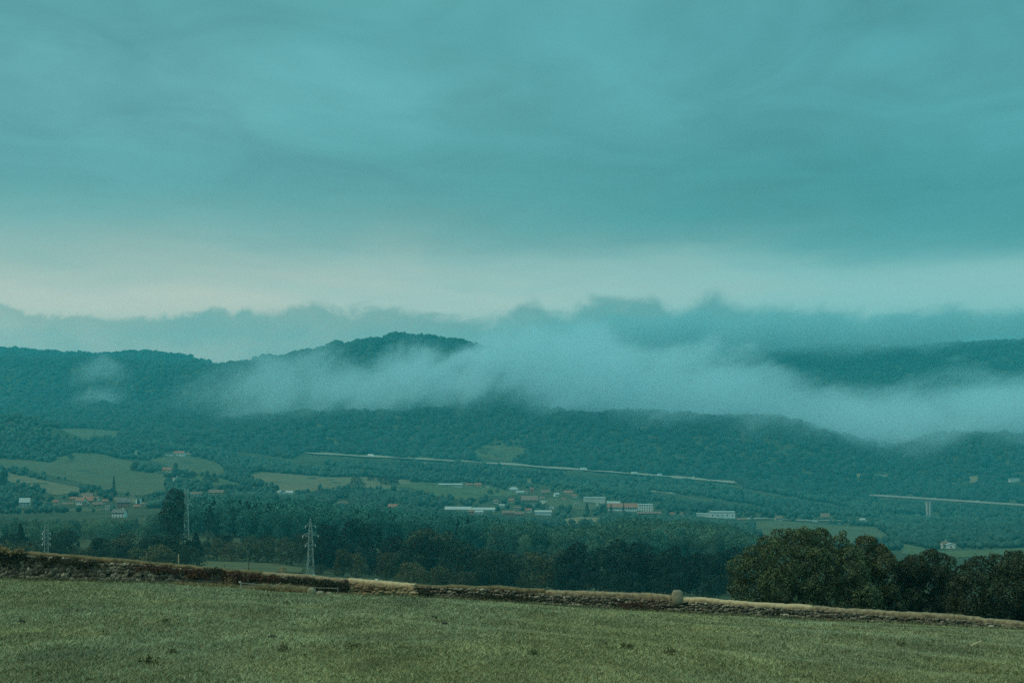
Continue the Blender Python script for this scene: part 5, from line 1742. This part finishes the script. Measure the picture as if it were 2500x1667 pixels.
def on_motorway(u):
    us_ = CX + FPX * MWAY[:, 0] / MWAY[:, 1]
    i = int(np.argmin(np.abs(us_ - u)))
    a, b_ = MWAY[max(0, i - 1)], MWAY[min(len(MWAY) - 1, i + 1)]
    return MWAY[i], math.atan2(b_[1] - a[1], b_[0] - a[0])


MG = 'vehicles on the motorway'
for u, kind, lab in ((915, 'lorry', 'white lorry on the left stretch of the motorway'), (1212, 'car', 'left one of two white cars on the middle of the motorway'),
                     (1234, 'car', 'right one of two white cars on the middle of the motorway'), (1425, 'lorry', 'pale lorry on the motorway above the dark wood'),
                     (1555, 'lorry', 'white lorry on the motorway above the factory'), (1610, 'lorry', 'white lorry near the right end of the motorway')):
    p_, a_ = on_motorway(u)
    vehicle(kind, p_, a_, lab, MG, 1.6)
pv_ = VA + VT * (VL * 0.53)
vehicle('car', (pv_.x, pv_.y, pv_.z), math.atan2(VT.y, VT.x), 'white car crossing the viaduct', None, 0.0)
for u, r_, lab in ((1830, 1268, 'white van-like car on the lane below the industrial shed'), (1936, 1270, 'white car parked by the lane above the big bush'), (1640, 1205, 'white car on the short pale road above the factory')):
    x, y, z = cast(u, r_)
    vehicle('car', (x, y, z), 0.2, lab, 'cars on the valley lanes', 0.7)


# ------------------------------------------------------------------ lattice pylons
def pylon(label, u, top, Y, base_w, top_w, arms, taper_top=True, rz=0.35, bar=0.060, gap=1.9, peak=3.0, splay=None):
    x, y, z = at_depth(u, Y)
    H = (HORIZ - top) / FPX * Y - z
    root = link('pylon', None, loc=(x, y, z), rz=rz, label=label, cat='pylon', group='lattice pylons')

    def half(h):
        if h > H - peak and taper_top:
            return top_w / 2 * max(0.06, (H - h) / peak)
        t = h / (H - peak)
        return (base_w * (1 - t) + top_w * t) / 2
    hs = [-0.5]
    while hs[-1] < H - peak:
        hs.append(hs[-1] + max(0.9, gap * half(hs[-1]) * 1.1))
    hs[-1] = H - peak
    hs += [H - peak * 0.5, H] if taper_top else [H]
    for sx_, sy_ in ((-1, -1), (1, -1), (1, 1), (-1, 1)):
        m = MB()
        for a, b_ in zip(hs[:-1], hs[1:]):
            m.bar((sx_ * half(a), sy_ * half(a), a), (sx_ * half(b_), sy_ * half(b_), b_), bar, 4)
        m.build('leg', M_STEEL, root)
    cs = ((-1, -1), (1, -1), (1, 1), (-1, 1))
    for k in range(4):
        (ax_, ay_), (bx_, by_) = cs[k], cs[(k + 1) % 4]
        m = MB()
        for i, (a, b_) in enumerate(zip(hs[:-1], hs[1:])):
            ha, hb = half(a), half(b_)
            if (i + k) % 2:
                m.bar((ax_ * ha, ay_ * ha, a), (bx_ * hb, by_ * hb, b_), bar * 0.72, 4)
            else:
                m.bar((bx_ * ha, by_ * ha, a), (ax_ * hb, ay_ * hb, b_), bar * 0.72, 4)
        m.build('bracing', M_STEEL, root)
    for r_, hw in arms:
        h = (HORIZ - r_) / FPX * Y - z
        hl = half(h)
        am = MB()
        for s in (-1, 1):
            for sy_ in (-1, 1):
                am.bar((s * hl, sy_ * hl, h), (s * hw, 0, h + 0.1), bar * 0.85, 4)
                am.bar((s * hl, sy_ * hl, h + 0.8), (s * hw, 0, h + 0.15), bar * 0.7, 4)
        ao = am.build('crossarm', M_STEEL, root)
        for s in (-1, 1):
            im = MB()
            im.bar((s * hw, 0, h + 0.05), (s * hw, 0, h - 0.5), 0.10, 6)
            im.bar((s * hw, 0, h - 0.1), (s * hw, 0, h - 0.22), 0.18, 6)
            im.build('insulator', W_WHITE, ao)
    fm = MB()
    for sx_, sy_ in cs:
        fm.box(sx_ * half(0) - 0.35, sx_ * half(0) + 0.35, sy_ * half(0) - 0.35, sy_ * half(0) + 0.35, -0.6, 0.25)
    fm.build('footing', M_CONC, root)


pylon('tallest-looking lattice pylon, left of centre, standing just behind the wall', 758, 1265, 430, 1.75, 0.75, [(1284, 1.35), (1307, 2.1), (1330, 1.35)])
pylon('lattice pylon right beside the tall dark poplar', 455, 1192, 715, 2.1, 1.3, [(1205, 1.9), (1230, 2.3)], taper_top=False, peak=1.5, bar=0.09)
pylon('small narrow lattice pylon over the wall near the left edge', 113, 1281, 440, 1.25, 0.85, [(1301, 1.0), (1313, 1.0), (1327, 1.0)], taper_top=False, peak=1.0, bar=0.07)

# ------------------------------------------------------------------ single trees in the meadows
random.seed(5)
MT = [(873, 1189, 26, 'low', D, 1.1, 'round lone tree in the mown tan field'), (905, 1173, 14, 'low', D, 1.0, 'left one of two small trees at the top of the mown field'),
      (925, 1176, 12, 'low', D, 1.0, 'right one of two small trees at the top of the mown field'), (940, 1183, 24, 'low', D, 1.2, 'left half of the bushy tree pair right of the lone field tree'),
      (962, 1183, 20, 'low', D, 1.1, 'right half of the bushy tree pair right of the lone field tree'), (1012, 1177, 16, 'low', D, 1.1, 'small tree between the mown and the green field'),
      (1197, 1207, 14, 'low', D, 0.9, 'small tree in the corner of the central green field'), (1214, 1203, 10, 'low', D, 0.9, 'tiny tree near the tiny white shed'),
      (278, 1212, 52, 'cone', C_, 0.7, 'tall slim cypress above the left village'), (429, 1145, 16, 'round', D, 1.0, 'tree right of the pinkish barn on the left slope'),
      (332, 1148, 22, 'low', D, 1.1, 'bushy tree at the end of the upper hedge on the left slope'), (416, 1178, 20, 'round', D, 0.9, 'tree beside the bend of the left lane'),
      (172, 1122, 16, 'low', D, 0.9, 'lone tree near the top of the left olive slope'), (455, 1166, 14, 'low', D, 1.2, 'bush at the left end of the hedge below the upper farm'),
      (470, 1168, 16, 'low', D, 1.2, 'bush in the middle of the hedge below the upper farm'), (508, 1176, 20, 'low', D, 1.0, 'left one of two trees at the hedge above the tan-roofed barn'),
      (524, 1178, 18, 'low', D, 1.0, 'right one of two trees at the hedge above the tan-roofed barn'), (10, 1190, 46, 'tall', D, 1.2, 'tall dark tree at the left picture edge beside the tan meadow'),
      (1433, 1260, 34, 'cone', C_, 1.5, 'conifer in front of the mown patch below the warehouse'), (1468, 1262, 30, 'cone', C_, 1.4, 'conifer left of the factory hall'),
      (1492, 1262, 32, 'cone', C_, 1.2, 'dark conifer in front of the left end of the factory hall'), (1522, 1260, 32, 'cone', C_, 0.8, 'slim pointed conifer in front of the middle of the factory hall'),
      (1371, 1246, 16, 'low', D, 1.1, 'round bush on the village lawn')]
for u, r_, hpx, kind, mt, wd, lab in MT:
    x, y, z = cast(u, r_)
    tree('conifer_tree' if kind == 'cone' else 'broadleaf_tree', kind, mt, (x, y, z), hpx * y / FPX, wd, lab, 'single trees on the valley meadows', 1.3 * u)

plant_forest()

# ------------------------------------------------------------------ grass of the field
def grass_material():
    m = bpy.data.materials.new('grass blades')
    m.use_nodes = True
    t = NT(m.node_tree)
    p = t.n['Principled BSDF']
    p.inputs['Roughness'].default_value = 0.7
    p.inputs['Specular IOR Level'].default_value = 0.25
    at = t.new('ShaderNodeAttribute', attribute_name='tone').outputs['Fac']
    pos = t.new('ShaderNodeNewGeometry').outputs['Position']
    ps = t.vmath('MULTIPLY', pos, (1.0, 0.3, 1.0))
    big = t.noise(ps, 0.16, 3.0, 0.55)
    mid = t.noise(ps, 0.8, 4.0, 0.6)
    g = t.mix(at, (0.064, 0.074, 0.028), (0.440, 0.440, 0.215))
    g2 = t.mix(at, (0.060, 0.077, 0.036), (0.395, 0.425, 0.255))
    c = t.mix(t.maprange(big, 0.40, 0.62), g, g2)
    dry = t.mix(t.maprange(mid, 0.56, 0.74, 0.0, 0.3), c, (0.340, 0.255, 0.095))
    c = t.mix(1.0, dry, t.maprange(t.noise(ps, 0.45, 3.0, 0.5), 0.3, 0.7, 0.80, 1.18), 'MULTIPLY')
    t.put(p.inputs['Base Color'], c)
    return m


rg = np.random.default_rng(3)


_NT = np.random.default_rng(44).uniform(-1, 1, (256, 256))


def vnoise(x, y):
    """smooth value noise"""
    xi, yi = np.floor(x).astype(int), np.floor(y).astype(int)
    fx_, fy_ = x - xi, y - yi
    fx_, fy_ = fx_ * fx_ * (3 - 2 * fx_), fy_ * fy_ * (3 - 2 * fy_)
    g = lambda i, j: _NT[i % 256, j % 256]
    return (g(xi, yi) * (1 - fx_) + g(xi + 1, yi) * fx_) * (1 - fy_) + (g(xi, yi + 1) * (1 - fx_) + g(xi + 1, yi + 1) * fx_) * fy_


def fnoise(x, y):
    return 0.55 * vnoise(x / 1.2, y / 4.5) + 0.50 * vnoise(x / 0.5 + 40, y / 1.7 + 7) + 0.40 * vnoise(x / 0.22 + 90, y / 0.6 + 50) + 0.30 * vnoise(x / 3.6 + 17, y / 14.0 + 31)


def sow(y0, y1, n, width, height, spread=1.0):
    Y = np.sqrt(rg.uniform(y0 ** 2, y1 ** 2, n))
    u = rg.uniform(-230, 2730, n)
    X = (u - CX) / FPX * Y
    lim = np.interp(X, _Xw, _Yw) - 0.10
    ok = Y < lim
    X, Y = X[ok], Y[ok]
    # blades stand in tufts
    tx, ty = rg.normal(0, 0.06, len(X)), rg.normal(0, 0.06, len(X))
    cell = 0.34
    X = X * 0.55 + (np.round(X / cell + 0.35 * np.sin(Y * 3.1)) * cell) * 0.45 + tx
    Y = Y * 0.55 + (np.round(Y / cell + 0.35 * np.sin(X * 2.7)) * cell) * 0.45 + ty
    Y = np.minimum(Y, np.interp(X, _Xw, _Yw) - 0.08)
    nz = fnoise(X, Y)
    H = height * rg.uniform(0.55, 1.35, len(X)) * (1 + 0.42 * nz)
    H = np.clip(H, 0.03, 0.34)
    a = rg.uniform(0, math.pi, len(X))
    w_ = width * rg.uniform(0.6, 1.3, len(X))
    z = field_z(X, Y) - 0.01
    lx, ly = rg.normal(0, 0.85, len(X)) * H, rg.normal(0, 0.85, len(X)) * H
    dx, dy = np.cos(a) * w_ / 2, np.sin(a) * w_ / 2
    V = np.stack([np.stack([X - dx, Y - dy, z], 1), np.stack([X + dx, Y + dy, z], 1), np.stack([X + lx, Y + ly, z + H], 1)], 1).reshape(-1, 3)
    tone = np.clip(rg.normal(0.46, 0.15, len(X)) + 0.24 * fnoise(X + 300, Y + 200), 0, 1)
    return V, tone


GV, GT = [], []
for y0, y1, n, wd, hh in ((18, 30, 170000, 0.018, 0.050), (30, 45, 190000, 0.024, 0.055), (45, 62, 170000, 0.032, 0.062), (62, 88, 165000, 0.044, 0.07)):
    V, tn = sow(y0, y1, n, wd, hh)
    GV.append(V)
    GT.append(tn)
GV = np.concatenate(GV)
M_GRASS = grass_material()
me = npmesh('grass', GV, np.arange(len(GV)).reshape(-1, 3))
face_attr(me, 'tone', np.concatenate(GT))
link('grass', me, M_GRASS, kind='stuff')

# taller seeding edge along the foot of the wall and dry stalks at its middle
M_DRY = leaf_material('dry stalks', (0.17, 0.125, 0.055), (0.42, 0.32, 0.17), 0.0)


def stalks(name, us_, n, hmin, hmax, wd, mat, back=(0.05, 0.8), lean=0.5, kind='stuff', tones=(0.5, 0.25)):
    U = rg.uniform(us_[0], us_[1], n)
    bk = rg.uniform(back[0], back[1], n)
    Yw = np.interp(U, [a for a, _ in WALL_K], [b_ for _, b_ in WALL_K])
    X = (U - CX) / FPX * Yw
    Y = np.interp(X, _Xw, _Yw) - bk
    z = field_z(X, Y)
    H = rg.uniform(hmin, hmax, n)
    a = rg.uniform(0, math.pi, n)
    dx, dy = np.cos(a) * wd / 2, np.sin(a) * wd / 2
    lx, ly = rg.normal(0, lean, n) * H, rg.normal(0, lean * 0.6, n) * H - 0.1 * H
    V = np.stack([np.stack([X - dx, Y - dy, z], 1), np.stack([X + dx, Y + dy, z], 1), np.stack([X + lx, Y + ly, z + H], 1)], 1).reshape(-1, 3)
    me = npmesh(name, V, np.arange(len(V)).reshape(-1, 3))
    face_attr(me, 'tone', np.clip(rg.normal(*tones, n), 0, 1))
    return link(name, me, mat, kind=kind)


stalks('wall_foot_grass', (-100, 2600), 9000, 0.08, 0.26, 0.03, M_GRASS, (0.02, 0.35))
stalks('dry_grass', (430, 640), 2600, 0.05, 0.22, 0.035, M_DRY, (0.1, 1.1), 0.9)
stalks('dry_grass', (640, 760), 3600, 0.06, 0.42, 0.03, M_DRY, (0.5, 2.4), 0.9)
stalks('dry_grass', (760, 900), 900, 0.04, 0.16, 0.03, M_DRY, (0.3, 1.3), 0.9)
stalks('dry_grass', (1030, 1240), 900, 0.05, 0.2, 0.03, M_DRY, (0.0, 0.3), 0.6)

# ------------------------------------------------------------------ creepers and dead bracken hanging on the wall
L_BRACK = leaf_material('dead bracken', (0.030, 0.016, 0.010), (0.125, 0.062, 0.034), 0.0)
L_IVY = leaf_material('dark wall creeper', (0.010, 0.012, 0.007), (0.060, 0.056, 0.028), 0.0)
L_TAWNY = leaf_material('tawny tufts', (0.13, 0.095, 0.045), (0.30, 0.215, 0.105), 0.0)


def creeper(u0, u1, t0, t1, n, mat, label, size=0.10, thick=0.22, name='creeper', cat='creeper'):
    """leaves over the field face of the wall between photo columns; t = share of the wall height from the foot"""
    U = np.clip(rg.normal((u0 + u1) / 2, (u1 - u0) / 4, n), u0, u1)
    tt = np.clip(rg.normal((t0 + t1) / 2, (t1 - t0) / 3, n), t0, t1 + 0.06) + 0.06 * np.sin(U / 7.0)
    C, Nn = [], []
    for u, q in zip(U, tt):
        p_, zb, zt, tv, nv = wall_frame(u)
        o_ = p_ + nv * (0.08 + abs(rg.normal(0, thick)) * 0.6)
        C.append((o_.x, o_.y, zb + (zt - zb) * q))
        Nn.append((nv.x, nv.y, 0.4))
    C = np.array(C)
    c0 = C.mean(0)
    V, F = leaves(rg, C - c0, np.array(Nn), size)
    me = leaf_mesh('foliage', V, F, np.clip(rg.normal(0.4, 0.25, n), 0, 1))
    root = link(name, None, loc=tuple(c0), label=label, cat=cat, group='growth on the stone wall')
    link('foliage', me, mat, root)
    for k in range(0, n, max(1, n // 5)):
        p_, zb, zt, tv, nv = wall_frame(U[k])
        b_ = p_ + nv * 0.10
        MB().bar(Vector((b_.x, b_.y, zb - 0.05)) - Vector(c0), Vector(C[k]) - Vector(c0), 0.012, 4, 0.006).build('stem', M_BARK, root)


creeper(52, 232, 0.70, 0.86, 1500, L_IVY, 'dark creeper under the coping of the tall left wall')
creeper(-20, 66, 0.70, 0.98, 1500, L_IVY, 'dark overgrowth on the wall at the left picture edge', 0.11)
creeper(-20, 62, 0.96, 1.10, 800, L_TAWNY, 'tawny dry tufts on top of the wall at the left edge', 0.10, 0.3)
creeper(180, 262, 0.66, 0.82, 500, L_IVY, 'short dark creeper right of the small pylon on the left wall')
creeper(320, 470, 0.62, 0.86, 900, L_BRACK, 'red-brown dead bracken on the wall below the poplar')
creeper(455, 515, 0.45, 0.85, 1000, L_BRACK, 'rusty bracken patch at the wall right of the poplar')
creeper(505, 545, 0.80, 1.06, 450, L_IVY, 'small dark clump sitting on the wall top', 0.10, 0.3)
creeper(540, 600, 0.30, 0.90, 1000, L_BRACK, 'deep red-brown bracken left of the low rail fence')
creeper(555, 580, 0.10, 0.60, 450, L_TAWNY, 'tawny dry fern in front of the deep red bracken', 0.09, 0.3)
creeper(600, 700, 0.55, 0.85, 1300, L_BRACK, 'brown bracken above the left half of the low rail fence')
creeper(690, 852, 0.25, 0.80, 5200, L_IVY, 'nearly black creeper covering the wall behind the low rail fence', 0.11, 0.35)
creeper(1130, 1330, 0.25, 0.55, 700, L_IVY, 'dark creeper at the foot of the mossy low wall right of the ochre section', 0.09)
creeper(1016, 1060, 0.10, 0.8, 420, L_IVY, 'dark patch of creeper against the end of the ochre section', 0.08)
creeper(1500, 1600, 0.2, 0.62, 500, L_BRACK, 'reddish growth low on the wall left of the marker stone', 0.08)

# ------------------------------------------------------------------ the low rail fence in front of the creeper
M_RAIL = material('grey weathered rail', (0.17, 0.18, 0.15), 0.7, 0.1, 3.0)
M_WPOST = material('white painted post', (0.36, 0.35, 0.30), 0.8, 0.06, 3.0)


def fence_point(u, row):
    """a spot about a metre and a half in front of the wall"""
    p_, zb, zt, tv, nv = wall_frame(u)
    q = p_ + nv * 1.5
    return Vector((q.x, q.y, (HORIZ - row) / FPX * q.y))


fr = link('rail_fence', None, loc=fence_point(728, 1440), label='low pipe rail fence with thin posts in front of the dark creeper', cat='fence')
f0 = fr.location
rail_pts = [(613, 1423), (674, 1427), (733, 1431), (792, 1434), (846, 1436)]
m = MB()
for (ua, ra), (ub, rb_) in zip(rail_pts[:-1], rail_pts[1:]):
    m.bar(fence_point(ua, ra) - f0, fence_point(ub, rb_) - f0, 0.02, 6)
m.build('top_rail', M_RAIL, fr)
m = MB()
m.bar(fence_point(613, 1429) - f0, fence_point(733, 1436) - f0, 0.015, 5)
m.build('lower_rail', M_RAIL, fr)
for ua, ra in rail_pts:
    a_ = fence_point(ua, ra)
    g_ = float(field_z(a_.x, a_.y))
    m = MB()
    m.bar((a_.x - f0.x, a_.y - f0.y, g_ - 0.25 - f0.z), (a_.x - f0.x, a_.y - f0.y, a_.z + 0.05 - f0.z), 0.03 if ua != 613 else 0.035, 8)
    m.build('post', M_WPOST if ua == 613 else M_RAIL, fr)
m = MB()
c_ = fence_point(610, 1421) - f0
m.bar(c_ + Vector((-0.05, 0, 0)), c_ + Vector((0.05, 0, 0)), 0.055, 10)
m.build('end_cap', M_WPOST, fr)

# pale boulders and sticks by the fence
M_BOUL = land_material('pale boulder', (0.24, 0.21, 0.145), (0.29, 0.25, 0.17), (0.17, 0.15, 0.10), 3.0, 14.0)
for u, r_, w_, h_, lab in ((785, 1446, 0.23, 0.30, 'pale domed boulder under the right half of the rail fence'), (805, 1449, 0.20, 0.16, 'low pale boulder right of the domed one'), (828, 1449, 0.16, 0.13, 'small flat boulder near the right fence post')):
    q = fence_point(u, r_)
    g_ = float(field_z(q.x, q.y - 0.5))
    lump('boulder', [(-0.15, w_ * 0.9, w_ * 0.8), (h_ * 0.3, w_, w_ * 0.9), (h_ * 0.7, w_ * 0.8, w_ * 0.7), (h_ * 0.95, w_ * 0.45, w_ * 0.4), (h_, w_ * 0.15, w_ * 0.12)], M_BOUL, 12, int(u), 0.012,
         loc=(q.x, q.y - 0.5, g_), label=lab, cat='boulder', group='boulders by the rail fence')
M_STICK = material('bleached stick', (0.46, 0.36, 0.22), 0.9, 0.1, 5.0)
for u, v_, L_, lab in ((712, 1432, 0.9, 'bleached forked stick lying in the straw by the fence'), (694, 1438, 0.7, 'thin pale stick in the straw left of the forked one')):
    q = fence_point(u, v_)
    g_ = float(field_z(q.x, q.y - 0.4))
    o = MB().bar((-L_ * 0.5, 0, 0.10), (L_ * 0.5, 0.1, 0.40), 0.022, 5, 0.012).bar((0, 0.05, 0.25), (L_ * 0.35, 0.0, 0.12), 0.014, 5, 0.008).build('stick', M_STICK, None, loc=(q.x, q.y - 0.4, g_), label=lab, cat='stick', group='sticks in the straw')

# ------------------------------------------------------------------ weeds, dung and odd things in the field
def on_field(u, row):
    Y = np.linspace(15, 95, 3000)
    X = (u - CX) / FPX * Y
    p_ = HORIZ - field_z(X, Y) / Y * FPX
    i = int(np.argmax(p_ <= row))
    return float(X[i]), float(Y[i]), float(field_z(X[i], Y[i]))


L_WEED = leaf_material('dark weed leaves', (0.035, 0.042, 0.016), (0.150, 0.150, 0.060), 0.2)
WEEDS = [(975, 1508, 'upright dark weed clump in the middle of the field'), (893, 1458, 'dark weed tuft below the ochre wall section'), (1060, 1510, 'low dark weed right of the upright clump'),
         (1075, 1522, 'dark weed patch in the mid field'), (404, 1521, 'dark weed in the left field'), (252, 1553, 'dark weed in the lower left field'), (1010, 1462, 'small weed at the foot of the ochre section end'),
         (420, 1598, 'wide dark weed near the bottom left'), (365, 1622, 'dark weed at the bottom left'), (700, 1475, 'weed tuft below the fence'), (1530, 1583, 'weed tuft in the right field'), (1640, 1598, 'weed at the bottom right of centre'),
         (2243, 1549, 'weed tuft near the wall at the right'), (2200, 1577, 'weed tuft in the far right field'), (690, 1590, 'small weed low in the left half of the field'), (1300, 1600, 'weed tuft at the bottom centre'),
         (860, 1585, 'weed low in the field left of centre'), (1850, 1560, 'weed in the right half of the field')]
for i, (u, r_, lab) in enumerate(WEEDS):
    x, y, z = on_field(u, r_)
    n = 46
    a = rg.uniform(0, 6.28, n)
    q = np.sqrt(rg.uniform(0, 1, n)) * rg.uniform(0.10, 0.22)
    tall = 0.42 if i == 0 else 0.11
    C = np.stack([q * np.cos(a), q * np.sin(a), rg.uniform(0.03, tall, n)], 1)
    V, F = leaves(rg, C, np.stack([np.cos(a), np.sin(a), 0.6 + 0 * a], 1), 0.09, aspect=0.3)
    root = link('weed', None, loc=(x, y, z), label=lab, cat='weed', group='weeds in the field')
    link('foliage', leaf_mesh('foliage', V, F, np.clip(rg.normal(0.4, 0.2, n), 0, 1)), L_WEED, root)
    for k in range(3):
        MB().bar((0, 0, -0.03), tuple(C[k * 9]), 0.008, 4, 0.004).build('stem', L_WEED, root)
M_DUNG = material('dark dung', (0.018, 0.016, 0.011), 0.95, 0.15, 12.0)
for u, r_, lab in ((52, 1520, 'dark cowpat at the left edge of the field'), 
                   (665, 1558, 'brownish cowpat in the lower field left of centre'), (1085, 1524, 'dark cowpat in mid field')):
    x, y, z = on_field(u, r_)
    lump('cowpat', [(-0.02, 0.11, 0.09), (0.02, 0.10, 0.08), (0.035, 0.06, 0.05), (0.045, 0.02, 0.02)], M_DUNG, 10, int(u), 0.012, loc=(x, y, z + 0.03), label=lab, cat='cowpat', group='cowpats in the field')
x, y, z = on_field(2385, 1584)
MB().bar((-0.16, 0, 0.08), (0.16, 0.1, 0.20), 0.03, 6, 0.02).build('stick', M_STICK, None, loc=(x, y, z), label='short pale stick lying in the grass at the lower right', cat='stick')

# ------------------------------------------------------------------ small things behind the wall
for u, top, Y, r_, lab in ((407, 1371, 190, 0.05, 'thin grey post left of the domed tree gap'), (436, 1352, 190, 0.07, 'tall tan post standing behind the wall'), (548, 1379, 300, 0.07, 'thin post at the edge of the small green field'),
                           (607, 1369, 300, 0.09, 'dark post in the small green field')):
    x, y, z = at_depth(u, Y)
    zt = (HORIZ - top) / FPX * Y
    po = link('fence_post', None, loc=(x, y, z), label=lab, cat='post', group='posts behind the wall')
    MB().bar((0, 0, -0.3), (0, 0, zt - z), r_, 6).build('shaft', M_BARK if u != 436 else M_STICK, po)
    MB().bar((0, 0, zt - z - 0.02), (0, 0, zt - z + 0.06), r_ * 1.15, 6, r_ * 0.3).build('cap', M_BARK, po)
p_, zb, zt, tv, nv = wall_frame(916)
q = p_ - nv * 0.25
MB().box(-0.075, 0.075, -0.05, 0.05, 0.0, 0.06).build('white_block', W_WHITE, None, loc=(q.x, q.y, zt + 0.01), rz=-0.1, label='small white block lying on the ochre coping', cat='block')
# heap of cut straw in the small field
x, y, z = at_depth(690, 400)
n = 900
a = rg.uniform(0, 6.28, n)
q = np.sqrt(rg.uniform(0, 1, n))
C = np.stack([q * np.cos(a) * 1.7, q * np.sin(a) * 1.2, (1 - q ** 2) * 1.5 + rg.normal(0, 0.05, n) + 0.05], 1)
zt = (HORIZ - 1384) / FPX * 400
V, F = leaves(rg, C, np.stack([np.cos(a), np.sin(a), 0.8 + 0 * a], 1), 0.28)
V[:, 2] *= max(0.6, (zt - z) / 1.55)
link('straw_heap', leaf_mesh('straw_heap', V, F, np.clip(rg.normal(0.6, 0.2, n), 0, 1)), M_DRY, None, loc=(x, y, z), label='pale heap of cut straw in the small green field', cat='straw heap')
